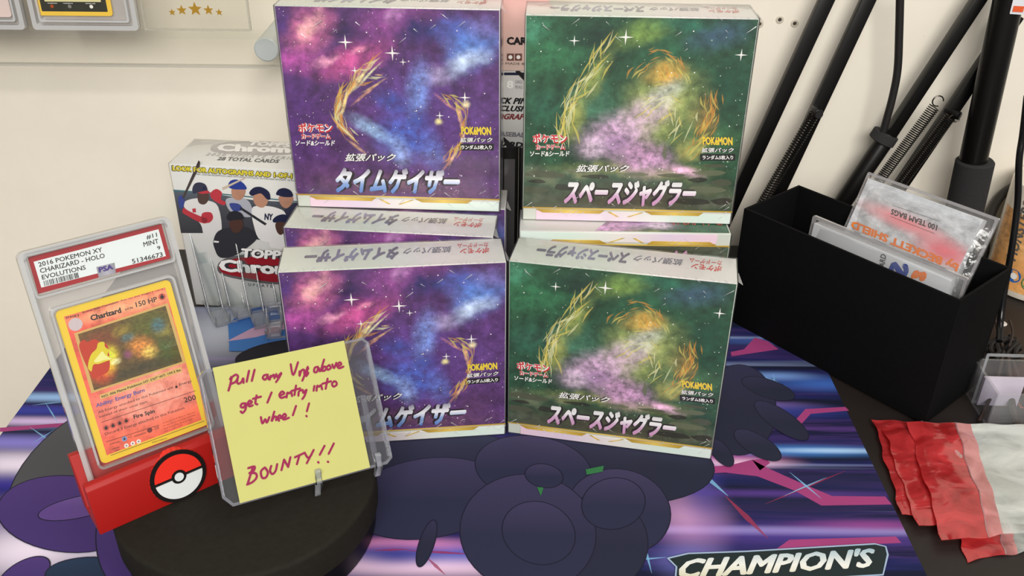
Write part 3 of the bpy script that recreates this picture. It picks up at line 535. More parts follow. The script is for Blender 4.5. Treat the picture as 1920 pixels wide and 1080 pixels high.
    mb.prism([(h+.05, .1, BH+.05), (h+.35, .4, BH-.3), (h+.2, .9, BH-.2), (h+.05, 1.2, BH+.05)], (.02, .02, .02))
    tag(mb.build('film_seam_glare', WRAP_SEAM_GLARE, t), None, None, kind='stuff')
    return t
LAB = 'shrink-wrapped %s box %s'
ul = booster('booster_box', False, M_UL, 'purple galaxy-print box at the top of the left stack, its whole front in view')
ur = booster('booster_box', True, M_UR, 'green galaxy-print box at the top of the right stack, its whole front in view')
def more(src, pos, yaw, label, flip=False):
    o = dup(src); M = frame(pos, yaw)
    if flip: M = M @ Matrix.Translation((0, 0, BH)) @ Matrix.Rotation(math.pi, 4, 'Y')
    setM(o, M); o['label'] = label; return o
Z0 = .012
more(ul, (-7.33, 50.17, Z0), 6.36, 'purple galaxy-print box on the mat in front, half behind the yellow note')
more(ul, (-8.26, 54.85, Z0), -4.81, 'purple galaxy-print box seen mostly as a white lid just behind the note-covered purple box')
more(ul, (-7.5, 58.75, Z0), -2.6, 'purple galaxy-print box under the topmost purple box, only a strip of its side showing')
more(ur, (6.68, 49.82, Z0), -10.63, 'green galaxy-print box standing on the mat in front, tilted to the right')
more(ur, (7.47, 55.15, Z0), -.94, 'green galaxy-print box standing upside down under the topmost green box', True)
#PART2
# ------------------------------------------------------------------ turntable
TT = Vector((-15.65, 41.85, 0)); TR_, TZ = 7.62, 3.85
TTM = flat('matt_black_plastic', (33, 31, 26), .75, spec=.12, var=.25, scale=300, bump=.12, bscale=900); TTS = flat('satin_black_plastic', (12, 11, 12), .4)
t = thing('turntable', 'round black turntable on the play mat, carrying the graded card', 'turntable', frame(TT))
MB().lathe([(TR_-.7, 0), (TR_-.35, .0), (TR_-.25, .12), (TR_-.25, 1.6), (TR_-.3, 1.7)], 72).build('base', TTS, t, smooth=True)
MB().lathe([(TR_-.2, 1.78), (TR_, 1.82), (TR_, TZ-.25), (TR_-.05, TZ-.1), (TR_-.16, TZ-.02), (TR_-.3, TZ), (1, TZ)], 96).build('top_disc', TTM, t, smooth=True)
MB().lathe([(2.5, 1.6), (2.5, 1.85)], 32).build('spindle', TTS, t)

# ------------------------------------------------------------------ graded card in its red stand
SL = frame((-23.51, 39.15, 5.56), 37.59, -17.8, 1.11)
SLAB_F = film('slab_plastic', (246, 246, 246), .30, .28, .10, hazecol=(214, 210, 208)); SLAB_E = film('slab_edge', (232, 234, 236), .5, .6, .1, hazecol=(226, 226, 226))
t = thing('graded_card', 'graded trading card with a red-bordered label, sealed in a clear case in the red stand', 'trading card', SL)
def rrect(x0, x1, z0, z1, r, n=5):
    out = []
    for cx, cz, a0 in ((x1-r, z1-r, 0), (x0+r, z1-r, 90), (x0+r, z0+r, 180), (x1-r, z0+r, 270)):
        for k in range(n+1): a = R_(a0+90*k/n); out.append((cx+r*math.cos(a), cz+r*math.sin(a)))
    return out
def plate(mb, pts, y0, y1, mi=0):            # 2D x,z outline (counter-clockwise seen from the front) with thickness along y
    return mb.prism([(p[0], y0, p[1]) for p in pts], (0, y1-y0, 0), mi)
def ring(mb, outer, inner, y0, y1, mi=0):
    n = len(outer); o = len(mb.v)
    for y in (y0, y1):
        for L in (outer, inner): mb.v += [Vector((p[0], y, p[1])) for p in L]
    for i in range(n):
        j = (i+1) % n
        for q in ((o+i, o+j, o+n+j, o+n+i), (o+2*n+j, o+2*n+i, o+3*n+i, o+3*n+j), (o+j, o+i, o+2*n+i, o+2*n+j), (o+n+i, o+n+j, o+3*n+j, o+3*n+i)): mb.f.append(list(q)); mb.m.append(mi)
    return mb
ZB = -.75
plate(MB(), rrect(0, 8.1, ZB, 13.7, .35), .38, .6).build('case_back', SLAB_F, t)
plate(MB(), rrect(.25, 7.85, ZB+.25, 13.45, .3), .0, .04).build('case_front', film('slab_front', (252, 252, 252), .02, .22, .06), t)
ring(MB(), rrect(0, 8.1, ZB, 13.7, .4), rrect(.32, 7.78, ZB+.32, 13.38, .3), 0, .6).build('case_rim', SLAB_E, t)
YL = .22
def cq(x, y): return (x/3.176, 380+y/3.176)
def c3(x, y): return (x/2.7, 680+y/2.7)
def quad(mb, M, pxs, y, mi=0): return mb.poly([lp(M, q, y) for q in pxs][::-1], mi)      # corners TL TR BR BL
mb = quad(MB(), SL, [(52, 482), (302, 418), (320, 484), (72, 551)], YL)
mb.prism([v for v in mb.v], (0, .08, 0)); o = mb.build('label', flat('label_red', (214, 42, 54), .35), t)
quad(MB(), SL, [cq(200, 352), cq(944, 158), cq(988, 318), cq(246, 506)], YL-.008).build('label_paper', flat('label_paper', (232, 240, 240), .4, var=.01), o)
mb = MB()
for s, bl, br, tl, b in (('2016 POKEMON XY', (232, 383), (611, 291), (225, 356), .015), ('CHARIZARD - HOLO', (241, 421), (626, 327), (234, 393), .015), ('EVOLUTIONS', (252, 459), (512, 397), (246, 432), .015), ('#11', (874, 221), (937, 205), (869, 194), .015), ('MINT', (857, 263), (946, 241), (851, 236), .015), ('9', (939, 282), (958, 277), (933, 260), .015), ('51346673', (789, 364), (971, 320), (783, 337), .015)):
    tpx(mb, SL, s, cq(*bl), cq(*br), cq(*tl), YL-.012, bold=b, off=.004)
mb.build('label_lettering', BLACK_INK, o)
mb = MB(); x = 0; a, b, c = (lp(SL, cq(*q), YL-.014) for q in ((266, 498), (473, 446), (258, 466)))
while x < 1:
    wd = random.choice((.012, .02, .03)); q0 = a+(b-a)*x; q1 = a+(b-a)*min(1, x+wd); mb.poly([q0, q1, q1+c-a, q0+c-a]); x += wd+random.choice((.012, .018, .03))
tag(mb.build('barcode', BLACK_INK, o), None, None, kind='stuff')
e_ = quad(MB(), SL, [cq(573, 383), cq(682, 357), cq(690, 418), cq(588, 446)], YL-.012).build('hologram_seal', ramp('hologram_foil', [(0, (150, 150, 158)), (.5, (180, 178, 190)), (1, (140, 140, 150))], 0, .25), o)
mb = MB(); tpx(mb, SL, 'PSA', cq(590, 418), cq(676, 396), cq(584, 386), YL-.016, bold=.06, off=.004); mb.build('seal_lettering', flat('seal_violet', (70, 50, 130), .4), e_)
LB = [lp(SL, q, YL) for q in ((52, 482), (302, 418), (320, 484), (72, 551))]; lx0, lx1, lz0, lz1 = min(q.x for q in LB), max(q.x for q in LB), min(q.z for q in LB), max(q.z for q in LB)
ring(MB(), rrect(lx0-.2, lx1+.2, lz0-.22, lz1+.2, .2), rrect(lx0-.1, lx1+.1, lz0-.1, lz1+.1, .15), .0, .36).build('label_well', SLAB_E, t)
# the card itself
CTL, CTR, CBR, CBL = [lp(SL, q, YL) for q in ((104, 588), (312, 521), (397, 793), (190, 872))]
cx0, cx1 = (CTL.x+CBL.x)/2, (CTR.x+CBR.x)/2; cz0, cz1 = (CBL.z+CBR.z)/2, (CTL.z+CTR.z)/2
card = plate(MB(), rrect(cx0, cx1, cz0, cz1, .3), YL, YL+.06).build('card', flat('card_yellow', (240, 206, 52), .4, var=.03), t)
ring(MB(), rrect(cx0-.25, cx1+.25, cz0-.25, cz1+.25, .35), rrect(cx0-.12, cx1+.12, cz0-.12, cz1+.12, .3), .0, .36).build('card_well', SLAB_E, t)
def card_mat():
    return art('fire_card_print', (226, 92, 72), [(.5, .62, .5, .4, 0, (236, 150, 110), .5), (.5, .3, .6, .25, 0, (240, 170, 150), .7), (.15, .7, .25, .3, 0, (216, 70, 62), .7), (.85, .6, .2, .4, 0, (214, 76, 72), .6), (.5, .06, .7, .1, 0, (230, 110, 70), .7), (.45, .95, .6, .07, 0, (240, 180, 130), .8)], .06, 2.2, fine=.4)
fx0, fx1, fz0, fz1 = cx0+.38, cx1-.36, cz0+.42, cz1-.4
MB().poly([(fx0, YL-.006, fz0), (fx1, YL-.006, fz0), (fx1, YL-.006, fz1), (fx0, YL-.006, fz1)], 0, [(0, 0), (.72, 0), (.72, 1), (0, 1)]).build('card_face', card_mat(), card)
AW = [cq(441, 778), cq(1000, 597), cq(1106, 952), c3(463, 155)]
quad(MB(), SL, AW, YL-.010).build('picture_frame', flat('picture_gold', (214, 176, 104), .3), card)
P4 = [lp(SL, q, YL-.014) for q in AW]; ctr = sum(P4, Vector())/4; P4 = [ctr+(p-ctr)*.935 for p in P4]
HOLO = art('holo_picture', (96, 74, 36), [(.2, .8, .3, .25, 0, (120, 62, 34), .9), (.75, .8, .35, .3, 0, (84, 92, 30), .9), (.85, .3, .25, .35, 0, (70, 88, 36), .9), (.5, .1, .6, .15, 0, (52, 50, 28), .9), (.45, .85, .12, .12, 0, (150, 130, 50), .8), (.9, .6, .1, .1, 0, (150, 140, 60), .8), (.13, .35, .17, .33, 0, (222, 70, 36), -1.0), (.24, .42, .12, .26, -10, (240, 200, 40), -1.0), (.26, .46, .07, .15, -10, (200, 214, 60), -.9), (.3, .35, .07, .06, 0, (255, 245, 170), -.8),
  (.62, .45, .16, .24, 20, (222, 140, 60), -.8), (.68, .34, .10, .12, 0, (236, 206, 96), -.7), (.86, .72, .1, .15, 0, (60, 112, 128), -.7), (.5, .68, .09, .09, 0, (66, 116, 126), -.65), (.45, .4, .06, .09, 0, (140, 60, 120), -.55)], .07, 3.0, rough=.2)
MB().poly(P4[::-1], 0, [(0, 0), (1, 0), (1, 1), (0, 1)]).build('picture', HOLO, card)
for nm, q, c_, yy in (('flame_print', [(470, 850), (500, 815), (520, 830), (560, 812), (600, 830), (640, 850), (655, 960), (640, 1010), (590, 1035), (555, 1050), (530, 1000), (500, 940)], (196, 58, 30), .016), ('flame_print', [(528, 945), (545, 900), (575, 870), (585, 835), (620, 830), (625, 858), (650, 880), (640, 910), (678, 928), (630, 945), (590, 960), (555, 965), (545, 1005), (525, 985)], (224, 206, 40), .018), ('flame_print', [(560, 945), (590, 905), (610, 885), (625, 905), (650, 922), (672, 930), (620, 938), (585, 950)], (240, 240, 150), .020)):
    MB().poly(smooth_path([lp(SL, cq(*v), YL-yy) for v in q], 3, True)[::-1]).build(nm, flat('flame_%d' % c_[0], c_, .3), card)
quad(MB(), SL, [c3(503, 164), c3(917, 21), c3(924, 45), c3(510, 186)], YL-.011).build('caption_strip', flat('strip_gold', (226, 186, 110), .3), card)
mb = MB(); mbb = MB(); mbr = MB()
for s, bl, br, tl, f, b in (('STAGE 2', (394, 692), (472, 675), (391, 680), cq, .03), ('Evolves from Charmeleon', (493, 660), (706, 594), (490, 649), cq, .01), ('Put on the Stage 1 card', (722, 590), (970, 520), (719, 580), cq, .0), ('Charizard', (543, 705), (724, 655), (534, 672), cq, .04), ('LV.76', (747, 642), (792, 629), (744, 631), cq, .02), ('150 HP', (812, 623), (938, 588), (805, 593), cq, .012),
  ("NO. 006 Flame Pokémon HT: 5'07\" WT: 199.5 lbs.", (516, 179), (918, 40), (513, 167), c3, .02), ('All Energy attached to this Pokémon are', (500, 262), (877, 133), (495, 246), c3, .0), ('Energy', (910, 121), (972, 101), (905, 105), c3, .0), ('instead of their usual type.', (505, 284), (752, 203), (500, 269), c3, .0), ('Fire Spin', (680, 291), (786, 259), (673, 265), c3, .03), ('200', (935, 203), (994, 186), (928, 178), c3, .01), ('Discard 3 Energy attached to this Pokémon.', (534, 373), (940, 236), (529, 356), c3, .0),
  ('weakness', (556, 416), (606, 402), (554, 408), c3, 0), ('+2', (650, 384), (668, 378), (647, 373), c3, 0), ('resistance', (679, 378), (740, 358), (676, 368), c3, 0), ('-20', (776, 343), (805, 334), (772, 330), c3, 0), ('retreat', (570, 441), (606, 430), (568, 434), c3, 0), ('cost', (582, 450), (606, 442), (580, 443), c3, 0), ('©2016 Pokémon', (770, 409), (846, 384), (768, 402), c3, 0)):
    tpx(mb, SL, s, f(*bl), f(*br), f(*tl), YL-.016, bold=b, off=.003)
mb.build('card_lettering', BLACK_INK, card)
mb = MB(); tpx(mb, SL, 'Ability: Energy Burn', c3(489, 233), c3(735, 152), c3(483, 208), YL-.016, bold=.025, off=.003); mb.build('ability_lettering', flat('ability_blue', (96, 90, 160), .4), card)
mb = MB()
for a, b in (((513, 304), (990, 143)), ((538, 403), (806, 317)), ((560, 471), (1035, 296))):
    A_, B_ = lp(SL, c3(*a), YL-.014), lp(SL, c3(*b), YL-.014); mb.poly([A_, B_, B_+Vector((0, 0, .03)), A_+Vector((0, 0, .03))])
tag(mb.build('rule_line', flat('rule_maroon', (84, 30, 30), .5), card), None, None, kind='stuff')
mb = MB()
for k in range(4): tpx(mb, SL, ('A lizard that flies in the sky', 'in search of strong enemies', 'and breathes fire so hot', 'that it melts rock.')[k], c3(824+k*3, 312+k*14), c3((990, 990, 975, 925)[k], (254, 268, 288, 318)[k]), c3(822+k*3, 303+k*14), YL-.016, off=.003)
mb.build('flavour_lettering', flat('flavour_brown', (150, 60, 44), .5), card)
FIRE = flat('energy_maroon', (110, 34, 30), .4)
def circ(q, r, mat_, yy=YL-.013): return MB().disc(lp(SL, q, yy), r, (0, -1, 0), 16).build('energy_symbol', mat_, card)
def flame(q, r, yy=YL-.019):
    c = lp(SL, q, yy); P = [(0, -.7), (.5, -.5), (.6, 0), (.3, .3), (.35, .6), (0, .9), (-.1, .4), (-.35, .5), (-.6, .0), (-.5, -.5)]
    MB().poly([(c.x+r*a, c.y, c.z+r*b) for a, b in P]).build('flame_symbol', flat('flame_dark', (40, 14, 14), .4) if 'flame_dark' not in bpy.data.materials else bpy.data.materials['flame_dark'], card)
PALE = flat('symbol_pale', (236, 232, 226), .4)
for q in ((537, 330), (572, 318), (606, 306), (639, 294)): circ(c3(*q), .17, flat('energy_red', (200, 90, 76), .4) if 'energy_red' not in bpy.data.materials else bpy.data.materials['energy_red']); flame(c3(*q), .15)
circ(cq(965, 560), .2, bpy.data.materials['energy_red']); flame(cq(965, 560), .18); flame(c3(893, 122), .12)
circ(c3(630, 386), .15, flat('energy_blue', (120, 150, 200), .4)); flame(c3(630, 386), .1); circ(c3(758, 342), .15, FIRE)
for q in ((640, 420), (672, 409), (702, 399)): circ(c3(*q), .13, PALE); flame(c3(*q), .06)
circ(cq(450, 725), .36, flat('stage_disc', (206, 192, 196), .3)).name = 'stage_disc'
# red printed stand
RED_PLA = flat('red_printed_plastic', (160, 20, 16), .5, var=.05, scale=30); RED_PLA2 = flat('red_printed_rim', (226, 48, 36), .35)
SM = frame(atz(190, 1003, TZ+.01), 38.5)
t = thing('card_stand', 'red printed stand with a round red and white ball emblem, on the turntable edge', 'stand', SM)
prof = [(0, 0), (0.15, 2.6), (.5, 2.95), (1.0, 3.0), (1.35, 2.2), (2.35, 2.2), (3.0, 4.4), (3.9, 4.1), (3.6, 0)]
# front lip, groove for the case and a low back rest, as one profile swept along the stand
gx = SL.inverted
prof = [(0, 0), (.55, 2.72), (.78, 2.95), (1.15, 2.95), (1.25, 2.6), (1.05, .62), (2.0, .55), (2.95, 3.6), (3.45, 3.5), (3.0, 0)]
MB().prism([(-.05, y, z) for y, z in prof][::-1], (9.0, 0, 0)).build('body', RED_PLA, t, bev=.06)
tn = R_(11.4); EC = Vector((4.72, .30, 1.52)); EU = Vector((0, math.sin(tn), math.cos(tn))); EN = Vector((0, -math.cos(tn), math.sin(tn)))
def dpt(r, a, h=0): return EC + Vector((1, 0, 0))*r*math.cos(a) + EU*r*math.sin(a) + EN*h
def cyl_face(mb, r, h0, h1, n=48, a0=0, a1=360, scal=0):
    P = [dpt(r*(1-(scal if k % 2 else 0)), R_(a0+(a1-a0)*k/n), h0) for k in range(n if a1-a0 >= 360 else n+1)]
    return mb.prism(P[::-1], EN*(h1-h0))
cyl_face(MB(), 1.62, -.5, .02, 72, scal=.018).build('emblem_back', RED_PLA2, t)
em = cyl_face(MB(), 1.60, .02, .12).build('emblem_rim', flat('emblem_black', (22, 18, 18), .4), t)
cyl_face(MB(), 1.36, .12, .17, 32, 4, 176).build('emblem_half', RED_PLA2, em, label='red upper half')
cyl_face(MB(), 1.36, .12, .17, 32, 184, 356).build('emblem_half', flat('emblem_white', (214, 218, 218), .4), em, label='white lower half')
cyl_face(MB(), .42, .12, .20, 24).build('emblem_ring', bpy.data.materials['emblem_black'], em)
cyl_face(MB(), .26, .20, .24, 24).build('emblem_button', bpy.data.materials['emblem_white'], em)

# ------------------------------------------------------------------ yellow note in its clear sleeve on a small easel
NM = frame((-14.88, 38.13, 5.55), 29.01, -33.61, 4.39)
TL_F = film('sleeve_plastic', (242, 242, 244), .02, .26, .07)
SLEEVE_IN = film('sleeve_inner', (240, 240, 242), .10, .3, .1)
t = thing('card_sleeve', 'rigid clear card sleeve leaning on the small easel behind the yellow note', 'card sleeve', NM)
outl = [(-.85, .5), (-.38, -.09), (8.7, -.09), (9.08, .2), (9.08, 7.2), (8.75, 7.55), (-.5, 7.55), (-.85, 7.2)]
plate(MB(), outl, .02, .05).build('front_sheet', TL_F, t); plate(MB(), outl, .27, .30).build('back_sheet', TL_F, t)
inn = [(-.68, .56), (-.3, .08), (8.62, .08), (8.92, .27), (8.92, 7.14), (8.68, 7.40), (-.42, 7.40), (-.68, 7.14)]
ring(MB(), outl, inn, .05, .27).build('welded_edge', ACRYLIC_EDGE, t)
t = thing('sticky_note', 'yellow square note with magenta handwriting, stuck on the clear sleeve', 'note', NM)
NG = 10; mb = MB()
for j in range(NG+1):
    for i in range(NG+1): mb.v.append(Vector((7.6*i/NG, -.005-.05*max(0, 1-j/NG)**3-.02*math.sin(3*i/NG)*(1-j/NG), 7.6*j/NG)))
for j in range(NG):
    for i in range(NG): k = j*(NG+1)+i; mb.f.append([k, k+1, k+NG+2, k+NG+1]); mb.m.append(0)
mb.build('paper', flat('yellow_note_paper', (187, 185, 112), .8, var=.03, scale=40), t, smooth=True)
STROKES = [
 [(112, 408), (120, 395), (114, 430), (104, 465)], [(116, 402), (140, 385), (152, 395), (140, 420), (116, 432)], [(150, 405), (148, 425), (158, 430), (172, 418), (178, 402), (180, 426)], [(208, 365), (196, 420)], [(236, 360), (222, 416)],
 [(303, 385), (285, 388), (278, 402), (290, 410), (303, 393), (307, 408)], [(313, 410), (319, 388), (321, 396), (333, 385), (337, 403)], [(346, 382), (350, 397), (372, 375), (360, 400), (345, 422)],
 [(419, 332), (432, 387), (456, 322)], [(464, 368), (464, 392), (472, 366), (486, 360), (490, 385), (508, 352)], [(505, 345), (492, 380), (478, 415)], [(488, 370), (508, 375), (498, 392)],
 [(557, 345), (541, 350), (538, 370), (551, 371), (560, 350), (566, 368)], [(588, 308), (572, 366), (588, 344), (599, 350), (591, 364), (575, 365)], [(614, 336), (601, 348), (608, 360), (622, 350), (615, 336)], [(630, 333), (638, 352), (650, 325)], [(655, 344), (675, 333), (667, 322), (655, 338), (664, 352), (686, 344)],
 [(190, 530), (172, 532), (166, 546), (180, 551), (193, 532), (190, 560), (176, 578), (166, 571)], [(203, 538), (222, 525), (212, 516), (202, 530), (210, 545), (226, 540)], [(246, 490), (240, 528), (250, 535)], [(228, 507), (268, 496)], [(322, 475), (301, 526)],
 [(362, 492), (386, 480), (375, 470), (362, 486), (370, 502), (392, 496)], [(398, 500), (402, 476), (411, 480), (421, 472), (426, 493)], [(446, 440), (438, 488)], [(424, 467), (466, 454)], [(458, 491), (461, 470), (476, 462)], [(480, 462), (484, 478), (499, 460), (490, 490), (478, 508)],
 [(539, 442), (535, 466)], [(550, 466), (553, 441), (562, 446), (572, 438), (578, 459)], [(606, 405), (596, 456)], [(579, 431), (623, 418)], [(641, 418), (628, 430), (636, 445), (652, 435), (648, 421), (638, 418)],
 [(268, 600), (276, 632), (290, 610), (298, 628), (311, 600)], [(336, 572), (322, 621), (335, 599), (346, 599), (345, 615)], [(352, 611), (371, 600), (362, 590), (352, 606), (360, 618)], [(374, 606), (395, 596), (388, 583), (376, 599), (385, 612), (410, 603)], [(446, 543), (430, 590)], [(512, 530), (501, 570)], [(498, 593), (500, 596)],
 [(204, 858), (235, 850), (231, 871), (210, 882)], [(226, 856), (200, 940)], [(210, 884), (240, 884), (246, 905), (226, 928), (198, 941)], [(287, 855), (268, 875), (274, 906), (293, 905), (303, 880), (290, 857)], [(320, 847), (314, 872), (326, 888), (342, 872), (350, 838)], [(372, 868), (385, 815)], [(385, 815), (406, 852)], [(406, 852), (417, 803)], [(463, 792), (450, 838)], [(440, 803), (490, 780)], [(493, 787), (507, 806), (524, 790)], [(535, 766), (500, 833)],
 [(590, 745), (566, 790)], [(557, 827), (560, 830)], [(637, 733), (611, 785)], [(606, 825), (609, 827)]]
mb = MB(); mg = []
for sT in STROKES: mb.stroke([lp(NM, (390+x/2.7, 560+y/2.7), -.075 if y > 700 else -.055)+Vector((0, 0 if y > 700 else .02, 0)) for x, y in sT], .125, (0, -1, 0), n=5)
mb.build('handwriting', flat('magenta_marker', (140, 20, 70), .6), t)

def easel_arm(mb, x, wd, prof): return mb.prism([(x, y, z) for y, z in prof][::-1], (wd, 0, 0))
t = thing('easel', 'small clear easel holding up the yellow note on the turntable', 'easel', NM)
for q, (fx, fy) in (((598, 905), (600, 930)), ((712, 880), (716, 892))):
    p = lp(NM, q, 0); ft = NM.inverted() @ atz(fx, fy, TZ+.02); ft.x = p.x
    x = p.x-.17
    pr = [(.32, 4.2), (.50, 4.2), (.52, -.15), (ft.y+.35, ft.z+.30), (ft.y+.1, ft.z), (ft.y-.1, ft.z+.05), (-.42, .55), (-.20, .75), (-.10, .55), (-.12, -.12), (.32, -.12)]
    easel_arm(MB(), x, .34, pr).build('arm', ACRYLIC_EDGE, t, bev=.04)
    leg0 = Vector((p.x, .5, 3.6)); gr = NM.inverted() @ ((NM @ Vector((p.x, .5, 3.6)))*1.0); wp = NM @ leg0; back = Vector((-math.sin(R_(29)), math.cos(R_(29)), 0))
    gpt = wp + back*1.6; gpt.z = TZ+.02 if (Vector((gpt.x, gpt.y, 0))-Vector((TT.x, TT.y, 0))).length < TR_-.2 else .02
    if gpt.z > 1: MB().tube([leg0, NM.inverted() @ gpt], .14, 6).build('rear_leg', ACRYLIC_EDGE, t)
a, b = lp(NM, (598, 905), 0), lp(NM, (712, 880), 0)
MB().box(a.x, b.x, .36, .5, 2.6, 3.0).build('cross_bar', ACRYLIC_EDGE, t, bev=.03)

# ------------------------------------------------------------------ clear easels in the back, beside the slab
def back_easel(px, py, yaw, wd, h, lean, label, z=.02):
    p = atz(px, py, z); t = thing('display_easel', label, 'easel', frame(p, yaw), 'spare clear easels')
    for x in (0, wd):
        pr = [(-2.2, 0), (-2.2, .22), (-2.35, 1.1), (-2.1, 1.15), (-1.85, .42), (-.1, .42), (lean, h), (lean+.55, h), (.55, .3), (2.4, .25), (2.4, 0)]
        easel_arm(MB(), x, .14, pr).build('arm', ACRYLIC_EDGE, t, bev=.03); easel_arm(MB(), x+1.15, .14, pr).build('arm', ACRYLIC_EDGE, t, bev=.03)
        MB().prism([(x+.14, .05, .3), (x+1.15, .05, .3), (x+1.15, lean+.3, h), (x+.14, lean+.3, h)], (0, .12, 0)).build('web', ACRYLIC, t)
        MB().box(x, x+1.29, lean, lean+.55, h, h+.1).build('top_edge', ACRYLIC_EDGE, t); MB().box(x+.14, x+1.15, -2.2, -.1, .2, .38).build('ledge', ACRYLIC_EDGE, t)
    MB().box(.28, wd, .1, .3, .05, .4).build('cross_bar', ACRYLIC_EDGE, t, bev=.03); MB().box(.28, wd, -2.2, -2.0, .02, .2).build('foot_bar', ACRYLIC_EDGE, t, bev=.03)
    MB().box(.28, wd, lean*.62, lean*.62+.12, h*.55, h*.68).build('cross_bar', ACRYLIC, t)
back_easel(392, 592, 30, 1.75, 7.4, 2.6, 'clear plastic easel just right of the graded card case')
back_easel(468, 596, 24, 2.3, 7.6, 2.6, 'clear plastic easel in front of the baseball card box logo')
back_easel(500, 612, 12, 2.0, 1.3, .8, 'low clear plastic easel nearest the purple boxes')

# ------------------------------------------------------------------ baseball card box
b0 = aty(316, 307, 68.0); r0 = aty(548, 321, 68.0)
yaw = math.degrees(math.atan2(atz(546, 319, b0.z).y-atz(316, 307, b0.z).y, atz(546, 319, b0.z).x-atz(316, 307, b0.z).x))
BM = frame((b0.x, b0.y, DESK_Z+.01), yaw); bh = b0.z-DESK_Z; bd = 5.2; bw = 12.6
t = thing('card_box', 'white baseball trading card box with printed players, behind the clear easels', 'box', BM)
BBW = flat('box_silver_white', (226, 226, 222), .35, var=.04)
MB().box(0, bw, 0, bd, 0, bh).build('carton', BBW, t, bev=.08)
MB().box(-.05, bw+.05, -.04, bd+.05, .0, bh+.04).build('shrink_wrap', WRAP, t, bev=.05)
def cb(x, y): return (300+x/2.843, 240+y/2.843)
def fig(name, pts, mat_, y, par, sm=True):
    P = [lp(BM, cb(*q), y) for q in pts]
    if sm: P = smooth_path(P, 4, True)
    return MB().poly(P[::-1]).build(name, mat_, par)
NAVY = flat('cap_navy', (34, 38, 66), .4); ROYAL = flat('cap_blue', (44, 62, 140), .4); JW = flat('jersey_white', (226, 224, 222), .5); JG = flat('jersey_grey', (176, 178, 188), .5); JB = flat('jersey_black', (46, 46, 52), .5); SK1 = flat('skin_brown', (110, 70, 54), .5); SK2 = flat('skin_tan', (182, 134, 110), .5); SK3 = flat('skin_dark', (76, 50, 42), .5); GLV = flat('sleeve_red', (190, 40, 56), .5)
bg = MB().poly([lp(BM, cb(*q), -.008) for q in ((72, 335), (300, 352), (500, 385), (800, 400), (800, 610), (560, 600), (260, 560), (112, 560))][::-1]).build('picture_backdrop', ramp('stadium_print', [(0, (40, 40, 46)), (.7, (60, 62, 70)), (1, (80, 92, 104))], 2, .4), t)
MB().poly([lp(BM, cb(*q), -.010) for q in ((70, 328), (300, 346), (800, 396), (800, 402), (300, 353), (72, 337))][::-1]).build('picture_edge', flat('teal_edge', (60, 110, 120), .4), t)
def player(body, arms, head, cap, jm, sk, cm, y, extra=()):
    p = fig('printed_player', body, jm, y, t)
    for a, m in arms: fig('printed_arm', a, m, y-.006, p)
    fig('printed_head', head, sk, y-.010, p)
    for c in cap: fig('printed_cap', c, cm, y-.014, p)
    for e, m in extra: fig('printed_detail', e, m, y-.018, p, False)
player([(130, 395), (190, 375), (250, 385), (310, 420), (325, 560), (240, 575), (215, 510), (140, 440)], [([(128, 425), (150, 440), (215, 470), (250, 480), (245, 508), (205, 500), (150, 470), (120, 450)], GLV), ([(225, 455), (270, 450), (283, 480), (262, 505), (225, 500)], GLV), ([(98, 370), (118, 360), (132, 385), (122, 425), (104, 425)], ROYAL)], [(200, 340), (225, 335), (258, 350), (258, 385), (235, 408), (205, 395)], [[(172, 325), (185, 297), (215, 290), (245, 305), (254, 345), (225, 350), (200, 345), (178, 350)]], JW, SK3, NAVY, -.012,
  [([(200, 343), (255, 332), (270, 347), (225, 352)], GLV), ([(118, 372), (205, 172), (214, 180), (212, 205), (126, 378)], flat('bat_wood', (60, 50, 46), .4)), ([(172, 430), (190, 428), (192, 450), (174, 450)], GLV)])
player([(350, 385), (385, 370), (450, 375), (485, 410), (490, 470), (430, 470), (370, 440)], [([(270, 345), (300, 325), (330, 345), (325, 380), (350, 395), (340, 412), (300, 395), (272, 370)], GLV), ([(372, 402), (420, 405), (440, 435), (400, 445), (380, 430)], ROYAL)], [(385, 320), (450, 322), (452, 355), (425, 385), (388, 370)], [[(363, 310), (375, 282), (410, 275), (445, 295), (462, 325), (425, 328), (385, 325)]], JG, SK2, ROYAL, -.030, [([(330, 318), (455, 262), (462, 266), (335, 330)], flat('bat_pale', (196, 180, 160), .4)), ([(430, 420), (570, 510), (560, 520), (425, 432)], JB)])
player([(490, 430), (540, 415), (620, 425), (672, 465), (660, 600), (540, 600), (500, 520)], [], [(500, 355), (560, 350), (575, 395), (545, 425), (505, 405)], [[(475, 345), (500, 318), (540, 315), (580, 340), (588, 378), (570, 380), (540, 350), (510, 355), (490, 362)]], JW, SK2, NAVY, -.048)
player([(640, 470), (680, 425), (735, 400), (760, 470), (700, 500)], [], [(635, 365), (705, 365), (705, 400), (675, 428), (645, 410)], [[(618, 352), (632, 328), (665, 320), (698, 335), (708, 365), (665, 368), (632, 360)]], NAVY, SK2, NAVY, -.030)
player([(285, 600), (310, 550), (380, 530), (460, 530), (510, 570), (505, 605), (400, 680), (320, 690), (290, 640)], [], [(372, 495), (435, 490), (440, 530), (410, 560), (380, 545)], [[(355, 480), (368, 452), (400, 442), (435, 455), (446, 485), (405, 490), (372, 494)]], JB, SK3, flat('cap_black', (40, 40, 46), .4), -.066, [([(288, 600), (315, 604), (312, 612), (286, 610)], JW)])
player([(585, 600), (610, 570), (670, 560), (740, 570), (740, 640), (600, 640)], [], [(618, 505), (675, 500), (675, 540), (645, 570), (622, 550)], [[(600, 492), (620, 470), (660, 460), (690, 478), (690, 505), (640, 500), (610, 505)]], JW, SK3, NAVY, -.066)
mb = MB()
